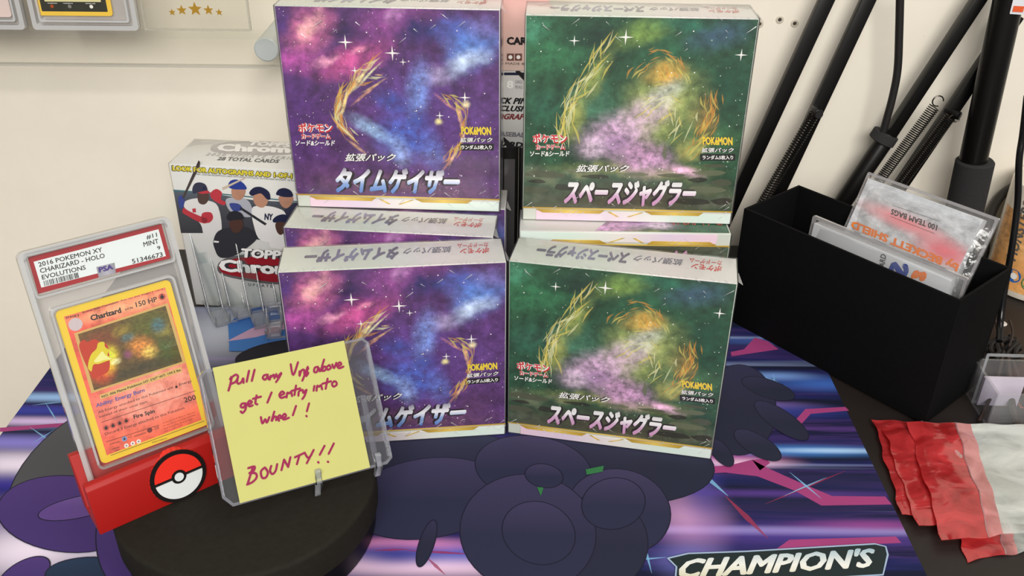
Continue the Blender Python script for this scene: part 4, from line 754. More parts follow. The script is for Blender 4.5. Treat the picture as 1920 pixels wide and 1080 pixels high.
tpx(mb, BM, 'NY', cb(556, 490), cb(600, 492), cb(558, 455), -.07, bold=.05, off=.002); tpx(mb, BM, 'A', cb(226, 332), cb(246, 330), cb(225, 312), -.035, bold=.04, off=.002)
mb.build('cap_lettering', NAVY, t)
mb = MB(); tpx(mb, BM, 'LOOK FOR AUTOGRAPHS AND 1-OF-1 SUPERFRACTORS', cb(68, 226), cb(1010, 290), cb(66, 200), -.02, bold=.05, off=.006); mb.build('banner_lettering', flat('banner_yellow', (232, 216, 50), .4), t)
mb = MB(); tpx(mb, BM, 'LOOK FOR AUTOGRAPHS AND 1-OF-1 SUPERFRACTORS', cb(62, 230), cb(1016, 295), cb(60, 196), -.01, bold=.14, off=.002); mb.build('banner_outline', flat('banner_grey', (90, 86, 50), .5), t)
mb = MB(); tpx(mb, BM, '*MAY CONTAIN REDEMPTION CARDS WITH EXPIRATION DATES. NO PURCHASE NECESSARY. SEE BACK FOR DETAILS', cb(190, 250), cb(800, 290), cb(190, 241), -.02, off=.004); mb.build('small_lettering', BLACK_INK, t)
lg = fig('logo_oval', [(330, 770), (330, 720), (440, 690), (600, 690), (760, 720), (780, 790), (640, 822), (460, 800)], flat('logo_dark_red', (150, 24, 36), .35), -.086, t)
lg2 = fig('logo_shade', [(318, 775), (322, 710), (440, 676), (620, 678), (780, 715), (800, 800), (640, 834), (450, 812)], flat('logo_grey', (96, 92, 94), .35), -.080, t)
for bo, of, mt, nm in ((.14, .008, flat('logo_black', (50, 48, 50), .4), 'logo_outline'), (.055, .022, WHITE_INK, 'logo_lettering')):
    mb = MB(); tpx(mb, BM, 'TOPPS', cb(440, 690), cb(690, 705), cb(432, 640), -.088, bold=bo, shear=.2, off=of); tpx(mb, BM, 'Chrome', cb(318, 765), cb(790, 790), cb(310, 698), -.088, bold=bo, off=of); mb.build(nm, mt, t)
mb = MB(); tpx(mb, BM, 'UPDATE', cb(470, 842), cb(600, 852), cb(470, 826), -.02, bold=.05, off=.004, space=1.6); mb.build('series_lettering', GREY_INK, t)
# top of the box
def ct(x, y): return lp(BM, cb(x, y), bh+.01, 2)
TOPOV = [ct(*q) for q in ((268, 112), (300, 85), (450, 70), (620, 75), (760, 95), (760, 130), (600, 145), (400, 140), (300, 130))]
MB().poly(smooth_path(TOPOV, 4, True)[::-1]).build('lid_oval', flat('lid_grey', (168, 164, 164), .35), t)
mb = MB(); M_=BM
tpx(mb, BM, 'TOPPS', cb(462, 92), cb(690, 104), cb(480, 70), bh+.012, 2, bold=.06, off=.01); tpx(mb, BM, 'Chrome', cb(300, 124), cb(760, 138), cb(310, 84), bh+.012, 2, bold=.06, off=.02); mb.build('lid_logo_lettering', WHITE_INK, t)
mb = MB(); tpx(mb, BM, '2020 UPDATE SERIES', cb(240, 146), cb(740, 170), cb(250, 132), bh+.012, 2, bold=.02, off=.01, space=1.4, shear=.3); mb.build('lid_series_lettering', flat('lid_silver', (170, 168, 168), .3), t)
mb = MB(); tpx(mb, BM, '28 TOTAL CARDS', cb(302, 172), cb(634, 188), cb(310, 153), bh+.012, 2, bold=.04, off=.01, shear=.2); mb.build('lid_count_lettering', flat('lid_dark', (70, 70, 72), .4), t)

# ------------------------------------------------------------------ wall shelf and what stands on it
PY = 72.5
zb = aty(170, 124, PY).z; zt = aty(170, 52, PY).z
t = thing('acrylic_shelf', 'clear acrylic display ledge held off the cream wall by round spacers', 'shelf', frame((0, PY, 0)))
MB().box(-62, -15.0, 0, .5, zb, zb+22).build('back_panel', film('shelf_panel', (252, 252, 251), .01, .05, .06), t)
MB().box(-62, -15.0, -.02, .52, zb-.06, zb+.10).build('lower_edge', film('shelf_edge', (240, 240, 236), .5, .2, .12, hazecol=(206, 202, 194)), t)
MB().box(-62, -16, -1.6, 0, zt-.30, zt-.02).build('ledge', film('shelf_ledge', (252, 252, 250), .03, .06, .06), t)
sp = aty(500, 92, PY-.3)
FROST = flat('frosted_spacer', (176, 182, 182), .25, var=.04)
for x in (sp.x, -56): MB().tube([(x, -.5, sp.z), (x, -.42, sp.z), (x, WALL_Y-PY-.02, sp.z)], [.86, .95, .95], 32, cap=True).build('spacer', FROST, t, smooth=True)
def slab(px, label, name='graded_card', cardpx=None):
    p = aty(px, 53, PY-.75); M = frame((p.x, PY-.75, zt), 0, -3)
    t = thing(name, label, 'trading card', M)
    plate(MB(), rrect(0, 8.1, 0, 13.5, .3), .38, .6).build('case_back', SLAB_F, t)
    ring(MB(), rrect(0, 8.1, 0, 13.5, .3), rrect(.35, 7.75, .35, 13.15, .2), 0, .6).build('case_rim', SLAB_E, t)
    ring(MB(), rrect(.6, 7.5, .6, 10.5, .2), rrect(.75, 7.35, .75, 10.35, .15), .0, .36).build('card_well', SLAB_E, t)
    return t, M
t, M = slab(62, 'graded card with a yellow-edged dark card, on the clear wall shelf')
q0, q1 = lp(M, (72, 29), .2), lp(M, (212, 29), .2)
cdx = plate(MB(), rrect(q0.x, q1.x, q0.z, q0.z+8.6, .25), .2, .26).build('card', flat('card_gold', (222, 184, 70), .4), t)
plate(MB(), rrect(q0.x+.35, q1.x-.35, q0.z+.32, q0.z+8.3, .05), .19, .2).build('card_face', flat('card_dark', (52, 52, 44), .4, var=.4, scale=60), cdx)
plate(MB(), rrect(q0.x+.72, q1.x-.72, q0.z+1.05, q0.z+7, .05), .18, .19).build('text_panel', flat('card_cream', (206, 198, 148), .4), cdx)
for dx_, c_ in ((1.2, (150, 70, 30)), (2.55, (120, 118, 112)), (4.2, (220, 220, 210))): MB().disc((q0.x+dx_, .18, q0.z+.7), .14, (0, -1, 0), 12).build('energy_symbol', flat('symbol_%d' % c_[0], c_, .4), cdx)
for k, dx_ in enumerate((.9, 2.1, 3.8)): text('card_lettering', ('weakness', 'resistance', 'retreat cost')[k], (q0.x+dx_, .18, q0.z+.9), (.75, 0, 0), (0, 0, .08), WHITE_INK, cdx, off=.004)
pl = aty(-152, 53, PY-.75); t2, M2 = slab(-150, 'graded card at the far end of the wall shelf, mostly out of frame')
plate(MB(), rrect(.9, 7.2, .9, 9.7, .25), .2, .26).build('card', flat('card_pinkish', (206, 186, 180), .4, var=.15, scale=40), t2)
# plaque with five gold stars
p = aty(271, 54, PY-.6); e = aty(470, 54, PY-.6); M = frame((p.x, PY-.6, zt), 0, -2)
t = thing('plaque', 'clear acrylic plaque with a row of five gold stars on the wall shelf', 'plaque', M)
plate(MB(), rrect(0, (e-p).x, 0, 9, .1), .0, .3).build('plate', film('plaque_plastic', (250, 250, 248), .06, .06, .06, hazecol=(236, 230, 220)), t)
ring(MB(), rrect(0, (e-p).x, 0, 9, .1), rrect(.12, (e-p).x-.12, .12, 8.88, .05), -.01, .31).build('plate_edge', film('plaque_edge', (240, 240, 236), .3, .4, .1, hazecol=(220, 216, 206)), t)
GOLDS = flat('star_gold', (206, 160, 62), .25, metal=.6, var=.1)
for (x, y, r) in ((323, 23, 6.5), (341, 19, 9.5), (366, 17, 13), (391, 19, 9.5), (411, 23, 6.5)):
    c = lp(M, (x, y), -.02); pts = []
    for k in range(10): a = R_(90+36*k); q = (r if k % 2 == 0 else r*.42)/24.3; pts.append((c.x+q*math.cos(a), -.01, c.z+q*math.sin(a)))
    MB().prism(pts, (0, -.06, 0)).build('gold_star', GOLDS, t)

# ------------------------------------------------------------------ card boxes seen through the gap between the stacks
GY = 62.6
def zz(py, y=GY): return aty(962, py, y).z
z1, z2, z3 = zz(278), zz(134), zz(128)
for k, (x0, x1) in enumerate(((-.9, .38), (.46, 1.5))):
    M = frame((x0, GY+.4-.3*k, DESK_Z+.01)); t = thing('card_case', ('black card case standing upright in the gap, beside the grey-lidded box', 'black card case standing upright in the gap, against the green boxes')[k], 'case', M)
    MB().box(0, x1-x0, 0, 9, 0, z1-DESK_Z-.03).build('shell', BLACK_PAINT, t, bev=.1)
    MB().box(.25, x1-x0-.25, -.04, 0, .8, z1-DESK_Z-1).build('window', flat('case_window', (92, 90, 92), .15), t)
M = frame((-1.7, GY+.1, z1)); gw = 4.0
SILV = ramp('silver_card', [(0, (196, 196, 196)), (.5, (222, 222, 222)), (1, (206, 204, 202))], 2, .25)
t = thing('card_box', 'silver baseball card box in the gap, under the pink box', 'box', M)
MB().box(0, gw, 0, 9, 0, z2-z1).build('carton', SILV, t, bev=.05)
def gp(mb, s, bl, br, tl, **k): return tpx(mb, M, s, bl, br, tl, -.01, **k)
mb = MB(); gp(mb, '8', (950, 166), (963, 166), (950, 151), bold=.05, off=.004); mb.build('count_lettering', flat('count_grey', (250, 250, 250), .4), t)
mb = MB(); gp(mb, 'CARDS', (966, 156), (980, 157), (966, 150), off=.004); gp(mb, 'PER PACK', (966, 166), (980, 167), (966, 160), off=.004); gp(mb, 'BASEBALL', (930, 255), (990, 258), (930, 246), bold=.05, shear=.2, off=.004); mb.build('small_lettering', GREY_INK, t)
mb = MB(); gp(mb, 'BLACK PINK', (905, 194), (1000, 196), (907, 182), bold=.05, shear=.2, off=.004); mb.build('black_lettering', BLACK_INK, t); mb = MB(); gp(mb, 'EXCLUSIVE', (915, 208), (1000, 210), (917, 197), bold=.05, shear=.2, off=.004); mb.build('black_lettering', BLACK_INK, t); mb = MB(); gp(mb, 'CARDS', (930, 275), (990, 278), (930, 264), bold=.06, shear=.2, off=.004); mb.build('black_lettering', BLACK_INK, t)
mb = MB(); gp(mb, 'AUTOGRAPHS', (900, 223), (1000, 225), (902, 212), bold=.05, shear=.2, off=.004); mb.build('red_lettering', flat('dull_red', (130, 50, 54), .4), t)
a_ = [lp(M, q, -.012) for q in ((945, 136), (985, 136), (985, 141), (945, 141))]; MB().poly(a_[::-1]).build('top_stripe', NAVY, t)
for q in (((972, 132), (985, 140), (985, 154), (966, 134)), ((944, 256), (962, 272), (962, 282), (950, 276), (944, 264))):
    MB().poly([lp(M, p_, -.02) for p_ in q][::-1]).build('seal_tape', BLACK_INK, t)
M = frame((-1.75, GY+.05, z2+.02))
t = thing('card_box', 'pale pink trading card box at the top of the gap between the stacks', 'box', M)
MB().box(0, gw, 0, 9, 0, 9.5).build('carton', ramp('pale_pink_card', [(0, (232, 206, 196)), (.5, (226, 178, 172)), (1, (232, 200, 192))], 2, .3), t, bev=.05)
mb = MB(); tpx(mb, M, 'CARDS', (950, 84), (1010, 85), (950, 69), -.01, bold=.06, off=.004); mb.build('box_lettering', BLACK_INK, t)
for x in (951, 966):
    c = lp(M, (x+6, 107), -.01); MB().box(c.x-.24, c.x+.24, -.03, 0, c.z-.24, c.z+.24).build('badge', flat('badge_brown%d' % x, (112, 74, 66), .4), t)
    MB().disc((c.x, -.035, c.z), .14, (0, -1, 0), 12).build('badge_mark', WHITE_INK, t)
mb = MB(); tpx(mb, M, 'MADE BY', (948, 121), (990, 122), (948, 117), -.01, off=.004); mb.build('small_lettering', BLACK_INK, t)
tz = aty(950, 345, 62.2).z
M = frame((-5.0, 62.2, DESK_Z+.01)); t = thing('card_box', 'grey-lidded dark box low in the gap behind the purple stack', 'box', M)
MB().box(0, 4.0, 0, 6, 0, tz-DESK_Z-.9).build('carton', flat('box_charcoal', (44, 42, 46), .4), t, bev=.05); MB().box(-.05, 4.05, -.05, 6.05, tz-DESK_Z-.9, tz-DESK_Z).build('lid', flat('lid_silver_grey', (186, 184, 182), .35), t, bev=.05)
mb = MB()
text_into(mb, 'a', (4.06, .5, tz-2.6), (0, .9, 0), (0, 0, .9), off=.01, bold=.04)
mb.build('box_lettering', GREY_INK, t)

# ------------------------------------------------------------------ lamp arms, poles and cables against the wall
AYD = 75.2
def bar_path(q0, q1, y=AYD, ext=3, down=True):
    a, b = aty(*q0, y), aty(*q1, y); d = (b-a).normalized(); a = a-d*ext
    if down: k = (DESK_Z-b.z)/d.z; b = b+d*max(0, k)
    return a, b
def square_bar(mb, a, b, w_, h_): # flat bar, w_ across, h_ deep
    d = (b-a).normalized(); yv = Vector((0, 1, 0)); s_ = d.cross(yv).normalized()
    P = [a+s_*w_/2*i+yv*h_/2*j for i, j in ((-1, -1), (1, -1), (1, 1), (-1, 1))]
    return mb.prism(P, b-a)
def spring(mb, a, b, r, turns, wr=.075):
    d = (b-a); L = d.length; t_ = d.normalized(); u_ = t_.orthogonal().normalized(); v_ = t_.cross(u_); P = []
    n = turns*10
    for i in range(n+1): ang = 2*math.pi*i/10; P.append(a+d*(i/n)+(u_*math.cos(ang)+v_*math.sin(ang))*r)
    return mb.tube(P, wr, 4)
ORG = frame((0, 0, 0))
t = thing('lamp_arm', 'black spring lamp arm of two flat bars leaning on the wall beside the green boxes', 'lamp arm', frame((20, AYD, DESK_Z)))
MT = t.matrix_world
def rel(mb, base):
    mb.v = [q-Vector(base) for q in mb.v]; return mb
B0 = (20, AYD, DESK_Z)
a, b = bar_path((1549, 0), (1397, 330)); rel(square_bar(MB(), a, b, 1.15, .8), B0).build('arm_bar', BLACK_PAINT, t, bev=.08)
a, b = bar_path((1627, 0), (1487, 300), AYD+.3); rel(square_bar(MB(), a, b, 1.1, .8), B0).build('arm_bar', BLACK_PAINT, t, bev=.08)
SPR = flat('spring_steel_black', (70, 66, 62), .25, metal=.85)
a, b = aty(1527, 212, AYD-.7), aty(1440, 362, AYD-.7); b = a+(b-a)*1.25
rel(spring(MB(), a, b, .44, 42, .06), B0).build('spring', SPR, t, smooth=True)
a = aty(1529, 208, AYD-.3); rel(MB().tube([a+Vector((0, .5, 0)), a+Vector((0, -.9, 0))], .42, 18), B0).build('pivot_pin', BLACK_PAINT, t, bev=.08)
rel(MB().tube([a+Vector((0, -.9, 0)), a+Vector((0, -1.05, 0))], .30, 18), B0).build('pin_cap', BLACK_RUBBER, t)
MB().box(-4.5, 4, -2, 1.6, .0, 1.6).build('clamp', BLACK_PAINT, t, bev=.1)

t = thing('lamp_arm', 'black spring lamp arm with a twin spring and a cable strapped to its tube', 'lamp arm', frame((26, AYD, DESK_Z)))
B1 = (26, AYD, DESK_Z)
a, b = bar_path((1834, 0), (1668, 252), AYD, down=False); rel(square_bar(MB(), a, b+(b-a)*.05, .95, .95), B1).build('arm_bar', BLACK_PAINT, t, bev=.06)
a, b = bar_path((1672, 244), (1590, 365), AYD); a = aty(1668, 250, AYD); rel(MB().tube([a, b], .78, 20), B1).build('arm_tube', BLACK_PAINT, t, bev=.05)
a, b = bar_path((1862, 92), (1700, 330), AYD+.2); rel(square_bar(MB(), a, b, 1.05, .9), B1).build('arm_bar', BLACK_PAINT, t, bev=.08)
for q0, q1 in (((1752, 200), (1655, 330)), ((1783, 218), (1688, 345))):
    a, b = aty(*q0, AYD-.7), aty(*q1, AYD-.7); b = a+(b-a)*1.3; rel(spring(MB(), a, b, .43, 50, .055), B1).build('spring', SPR, t, smooth=True)
a = aty(1788, 210, AYD-.2); rel(MB().tube([a+Vector((-.5, .4, 0)), a+Vector((.25, -.7, -.1))], .36, 18), B1).build('pivot_pin', BLACK_PAINT, t, bev=.06)
hk = aty(1757, 196, AYD-.7); rel(MB().tube([hk+Vector((.45*math.cos(k*.5), 0, .45*math.sin(k*.5)+.3)) for k in range(11)], .06, 6), B1).build('spring_hook', SPR, t, smooth=True)
hk = aty(1790, 222, AYD-.9); rel(MB().tube([hk+Vector((.5*math.cos(k*.5+2), 0, .3*math.sin(k*.5+2))) for k in range(9)], .06, 6), B1).build('spring_hook', SPR, t, smooth=True)
sa, sb = aty(1672, 240, AYD), aty(1644, 262, AYD); d = (aty(1590, 365, AYD)-aty(1672, 244, AYD)).normalized(); c0 = aty(1657, 257, AYD)
rel(MB().lathe([(.95, -.45), (1.05, -.4), (1.05, .4), (.95, .45), (.80, .45)], 24), (0, 0, 0))
sm_ = MB().lathe([(1.0, -.45), (1.12, -.38), (1.12, .38), (1.0, .45), (.82, .45)], 24); R3 = d.to_track_quat('Z', 'Y').to_matrix().to_4x4(); sm_.v = [(R3 @ q)+c0-Vector(B1) for q in sm_.v]
sm_.build('strap', BLACK_FOAM, t, smooth=True)
cp = [aty(q[0], q[1], AYD-.5) for q in ((1688, -20), (1686, 60), (1683, 130), (1674, 180), (1662, 225), (1655, 250))]
rel(MB().tube(smooth_path(cp, 5), [.33]*30+[.30]*20, 10) if False else MB().tube(smooth_path(cp, 5), .32, 10), B1).build('cable', BLACK_RUBBER, t, smooth=True)
MB().box(-.5, 4, -1.6, 1.6, .0, 1.5).build('clamp', BLACK_PAINT, t, bev=.1)

PYD = 73.6
a = aty(1893, -10, PYD); b = aty(1818, 330, PYD); d = (b-a).normalized(); k = (DESK_Z-b.z)/d.z; base = b+d*k
t = thing('stand_pole', 'thick black round pole with a grey foam grip standing by the wall', 'pole', frame(base))
rel(MB().tube([a-d*4, base], 1.12, 28), base).build('tube', BLACK_PAINT, t, smooth=True)
g0 = aty(1829, 300, PYD); rel(MB().tube([g0, g0+d*.15, g0+d*9.0, g0+d*9.15], [1.42, 1.55, 1.55, 1.42], 28), base).build('foam_grip', BLACK_FOAM, t, smooth=True)
st = aty(1908, 8, PYD-1.2); rel(MB().poly([aty(*q, PYD-1.16) for q in ((1893, 26), (1920, 28), (1935, -10), (1902, -10))]), base).build('sticker', flat('sticker_white', (214, 214, 220), .4), t)
rel(MB().poly([aty(*q, PYD-1.2) for q in ((1898, 22), (1918, 23), (1921, 12), (1901, 11))]), base).build('sticker_patch', flat('sticker_orange', (216, 92, 50), .4), t)
MB().lathe([(1.9, 0), (2.0, .1), (2.0, .6), (1.2, .8)], 28).build('foot', BLACK_PAINT, t, smooth=True)

# ------------------------------------------------------------------ black storage box with two packs
FR0 = atz(1733, 796, 0); u = Vector((11.4, -13.7, 0)).normalized(); wv = Vector((-u.y, u.x, 0)); BL_, BD_, BHH = 17.8, 7.1, 10.3
FL0 = FR0-u*BL_; KM = frame((FL0.x, FL0.y, .012), math.degrees(math.atan2(u.y, u.x)))
KB = flat('black_cardboard', (9, 9, 10), .8, spec=.1, var=.2, scale=200, bump=.1, bscale=800)
t = thing('storage_box', 'open black cardboard storage box holding plastic packs, right of the green boxes', 'box', KM)
th = .22
MB().box(0, BL_, 0, th, 0, BHH).build('side_panel', KB, t, bev=.03); MB().box(0, BL_, BD_-th, BD_, 0, BHH).build('side_panel', KB, t, bev=.03)
MB().box(0, th, th, BD_-th, 0, BHH).build('end_panel', KB, t, bev=.03); MB().box(BL_-th, BL_, th, BD_-th, 0, BHH).build('end_panel', KB, t, bev=.03)
MB().box(th, BL_-th, th, BD_-th, 0, th).build('bottom_panel', KB, t)
# pack of bags at the back
KI = KM.inverted()
tl = KI @ atz(1629, 322, 13.0); tr = KI @ atz(1886, 404, 13.0)
pw, ph, lean = tr.x-tl.x, 11.5, -24
top = Vector((tl.x, tl.y, 13.0-.012)); M = KM @ Matrix.Translation(top) @ Matrix.Rotation(R_(lean), 4, 'X') @ Matrix.Translation((0, 0, -ph))
PAPER = flat('insert_paper', (184, 186, 190), .5, var=.04)
def pack(name, label, M, pw, ph, th):
    t = thing(name, label, 'pack', M)
    mb = MB(); n = 12
    for face in (0, 1):
        for j in range(n+1):
            for i in range(n+1):
                e = min(i, n-i, j*1.0, n-j)/2.0; e = min(1, e); y = (-1 if face == 0 else 1)*th/2*(e**.5)+.05*math.sin(i*1.7+j*2.3+face)*(e > 0)
                mb.v.append(Vector((pw*i/n, y, ph*j/n)))
        o = face*(n+1)**2
        for j in range(n):
            for i in range(n): k = o+j*(n+1)+i; q = [k, k+1, k+n+2, k+n+1]; mb.f.append(q if face == 0 else q[::-1]); mb.m.append(0)
    mb.build('bag', film(name+'_film', (250, 250, 250), .06, .45, .12, bump=.5, bscale=(120, 120, 120)), t, smooth=True)
    ring(MB(), rrect(0, pw, 0, ph, .15), rrect(.22, pw-.22, .22, ph-.22, .1), -.12, .12).build('sealed_edge', film(name+'_edge', (238, 238, 240), .3, .8, .1, hazecol=(206, 204, 206)), t)
    MB().box(.35, pw-.9, -th/2+.25, th/2-.2, .3, ph-.45).build('contents', PAPER, t, bev=.05)
    return t
t = pack('bag_pack', 'clear pack of team bags with orange upside-down lettering in the black box', M, pw, ph, 1.4)
yf = -.47
def ck(x, y): return (1480+x/4.364, 320+y/4.364)
blush = art('blush_print', (176, 178, 182), [(.45, .62, .45, .14, -4, (212, 130, 136), -.99), (.85, .45, .3, .2, 0, (206, 104, 114), -.99), (.5, .95, .8, .12, 0, (176, 180, 186), -.6)], .05, 2, fine=.15)
MB().poly([(.4, yf, ph-6), (pw-.95, yf, ph-6), (pw-.95, yf, ph-.5), (.4, yf, ph-.5)], 0, [(0, 0), (1, 0), (1, 1), (0, 1)]).build('insert_print', blush, t)
OR = flat('orange_lettering', (226, 120, 44), .4); BLUE = flat('blue_lettering', (36, 60, 140), .4); CHAR = flat('charcoal_lettering', (66, 60, 62), .4)
mb = MB(); tpx(mb, M, 'by BECKETT SHIELD', ck(1395, 745), ck(520, 388), ck(1372, 830), yf-.02, bold=.05, off=.006); mb.build('maker_lettering', OR, t)
mb = MB(); tpx(mb, M, '100 TEAM BAGS', ck(1215, 445), ck(838, 310), ck(1205, 492), yf-.02, bold=.03, off=.006); mb.build('count_lettering', CHAR, t)
for a_, b_ in (((848, 284), (1225, 412)), ((830, 375), (1190, 515))):
    p_, q_ = lp(M, ck(*a_), yf-.02), lp(M, ck(*b_), yf-.02); MB().stroke([p_, q_], .025, (0, -1, 0), smooth=False).build('rule_line', CHAR, t)
# pack of sleeves in front of it
tl = KI @ atz(1526, 403, 11.35); pw2, ph2 = min(13.6, BL_-.45-tl.x), 8.5
M = KM @ Matrix.Translation((tl.x, tl.y, 11.35-.012)) @ Matrix.Rotation(R_(-4), 4, 'X') @ Matrix.Translation((0, 0, -ph2))
t = pack('sleeve_pack', 'clear pack of card sleeves with a blue letter, lower pack in the black box', M, pw2, ph2, 1.2)
yf = -.37
mb = MB(); tpx(mb, M, 'S', ck(985, 770), ck(965, 890), ck(825, 735), yf-.02, bold=.07, off=.006); mb.build('letter', BLUE, t)
mb = MB(); tpx(mb, M, 'g', ck(1135, 835), ck(1105, 915), ck(1020, 800), yf-.02, bold=.06, off=.006); mb.build('orange_letter', OR, t)
mb = MB(); tpx(mb, M, 'CARD', ck(775, 830), ck(795, 690), ck(730, 815), yf-.02, bold=.02, off=.006); mb.build('small_lettering', CHAR, t)

# ------------------------------------------------------------------ loose team bags on the desk
RED_F = film('red_flap_film', (236, 110, 110), .46, .45, .18, bump=1.0, bscale=(44, 60, 44), hazecol=(214, 66, 70), patchy=.26)
PINK_F = film('pink_fold_film', (246, 190, 190), .40, .5, .16, bump=1.0, bscale=(50, 50, 50), hazecol=(226, 160, 160), patchy=.25)
BAG_F = film('bag_film', (248, 250, 250), .36, .8, .14, bump=1.0, bscale=(26, 40, 26), hazecol=(228, 232, 228), patchy=.3)  # pouch film; its pale patches are reflections put into the haze colour
def bag(label, corners, z, flap=.22, mid=(0, 0)):
    """thin bag lying on the desk; corners in photo pixels: TL TR BR BL, flap along the TL-BL edge"""
    P = [atz(q[0], q[1], z) for q in corners]; base = P[3].copy(); base.z = DESK_Z+.01
    t = thing('team_bag', label, 'plastic bag', frame(base), 'loose team bags on the desk')
    def pt(a, b, dz=0):
        p = P[3].lerp(P[2], a).lerp(P[0].lerp(P[1], a), b); p.z += dz+.10*math.sin(a*7+b*4+z*9)*(min(a, 1-a, b, 1-b) > .02)+.05*math.sin(b*11+z*20)+.05*math.sin(a*31+b*9+z*5); e_ = .09*math.sin(b*13+z*31)+.06*math.sin(b*29+z*7); p += Vector((e_*(1-a), .09*math.sin(a*17+z*13)*(1-b)*1.0, 0)); return p-base
    n, m = 16, 20
    for nm, a0, a1, mt in (('pouch', flap*1.3, 1, BAG_F), ('pouch_fold', flap, flap*1.3, PINK_F), ('flap', 0, flap, RED_F)):
        mb = MB()
        for dz in (0, .035):
            o = len(mb.v)
            for j in range(m+1):
                for i in range(n+1): mb.v.append(pt(a0+(a1-a0)*i/n, j/m, dz))
            for j in range(m):
                for i in range(n): k = o+j*(n+1)+i; q = [k, k+1, k+n+2, k+n+1]; mb.f.append(q if dz else q[::-1]); mb.m.append(0)
        mb.build(nm, mt, t, smooth=True)
    mb = MB().tube([pt(flap*.98, j/m, .05) for j in range(m+1)], .04, 5); mb.build('seal_strip', ACRYLIC_EDGE, t)
bag('red-flapped clear bag poking out lowest at the pile front corner', [(1760, 930), (2040, 900), (2050, 1010), (1815, 1052)], -.10, .30)
bag('red-flapped clear bag reaching furthest toward the mat side of the pile', [(1637, 788), (1900, 800), (1990, 990), (1692, 968)], .12, .36)
bag('red-flapped clear bag second from the top of the pile', [(1655, 803), (1930, 800), (2020, 960), (1720, 985)], .30, .33)
bag('red-flapped clear bag lying on top of the pile', [(1700, 792), (2010, 800), (2060, 985), (1768, 1014)], .52, .30)

# ------------------------------------------------------------------ mug, clear case, cables, small disc
mc = Vector((47.0, 73.0, DESK_Z+.01)); t = thing('mug', 'cream and orange printed mug at the far right behind the cable', 'mug', frame(mc))
MR, MH = 4.1, 9.9
CREAM = flat('mug_cream', (226, 216, 200), .25, coat=.4); ORANGE = art('mug_orange_print', (218, 160, 98), [(.5, .5, .5, .3, 0, (236, 186, 128), .7), (.3, .3, .3, .3, 0, (206, 138, 76), .6)], .08, 3, rough=.25, fine=.2)
MB().lathe([(MR-.5, 0), (MR-.1, .12), (MR, .5), (MR, MH-.15), (MR-.08, MH), (MR-.25, MH), (MR-.35, MH-.2), (MR-.35, .5), (.5, .4)], 56).build('body', CREAM, t, smooth=True)
mb = MB(); n = 40
for k in range(n+1):
    a = R_(170+135*k/n)
    for z in (.7, MH-2.3): mb.v.append(Vector(((MR+.02)*math.cos(a), (MR+.02)*math.sin(a), z)))
for k in range(n): mb.f.append([2*k, 2*k+2, 2*k+3, 2*k+1]); mb.m.append(0); mb.uv[k] = [(k/n, 0), ((k+1)/n, 0), ((k+1)/n, 1), (k/n, 1)]
mb.build('printed_band', ORANGE, t, smooth=True)
MB().tube(smooth_path([(MR-.1, 0, 8.2), (MR+1.6, 0, 8.4), (MR+2.7, 0, 6.4), (MR+2.2, 0, 3.6), (MR-.1, 0, 2.4)], 6), .5, 10).build('handle', CREAM, t, smooth=True)
MB().lathe([(.5, MH-2.2), (MR-.37, MH-2.2)], 40).build('drink', flat('dark_red_inside', (96, 44, 44), .3), t)
def wrap_text(mb, s, a0, a1, z0, z1, r, vertical=False, bold=.04):
    vs, fs = glyphs(s, bold, .1)
    if vertical: P = [(a0+(a1-a0)*(1-y), z0+(z1-z0)*x, k) for x, y, k in vs]
    else: P = [(a0+(a1-a0)*x, z0+(z1-z0)*y, k) for x, y, k in vs]
    return mb.add([Vector(((r+.0009*k)*math.cos(R_(a)), (r+.0009*k)*math.sin(R_(a)), z)) for a, z, k in P], fs)
mb = wrap_text(MB(), 'MONSTERS', 198, 212, 3.4, 8.9, MR+.035, True); mb.build('name_lettering', flat('mug_grey', (110, 104, 98), .4), t)
mb = wrap_text(MB(), 'SUN IS MOON', 222, 230, 3.6, 8.4, MR+.035, True); mb.build('side_lettering', CHAR, t)
def mug_disc(nm, ang, z, r, mt, dr=.03, n=20):
    MB().poly([((MR+dr)*math.cos(R_(ang)+r*math.cos(k*2*math.pi/n)/MR), (MR+dr)*math.sin(R_(ang)+r*math.cos(k*2*math.pi/n)/MR), z+r*math.sin(k*2*math.pi/n)) for k in range(n)]).build(nm, mt, t)
mug_disc('round_badge', 215, 2.1, .62, flat('badge_blue', (50, 104, 176), .35)); mug_disc('badge_mark', 215, 2.1, .30, WHITE_INK, .04)
mb = MB(); R5 = [((MR+.04)*math.cos(R_(236)+.7*math.cos(k*math.pi/12)/MR), (MR+.04)*math.sin(R_(236)+.7*math.cos(k*math.pi/12)/MR), 1.9+.7*math.sin(k*math.pi/12)) for k in range(25)]
mb.tube(R5, .05, 5); nrm = Vector((math.cos(R_(236)), math.sin(R_(236)), 0)); cc = nrm*(MR+.05)+Vector((0, 0, 1.9)); tg = Vector((-nrm.y, nrm.x, 0))
for an in (90, 270, 215, 325): mb.tube([cc, cc+(tg*math.cos(R_(an))+Vector((0, 0, 1))*math.sin(R_(an)))*.66], .045, 5)
mb.build('peace_mark', flat('mark_green', (92, 140, 88), .4), t)

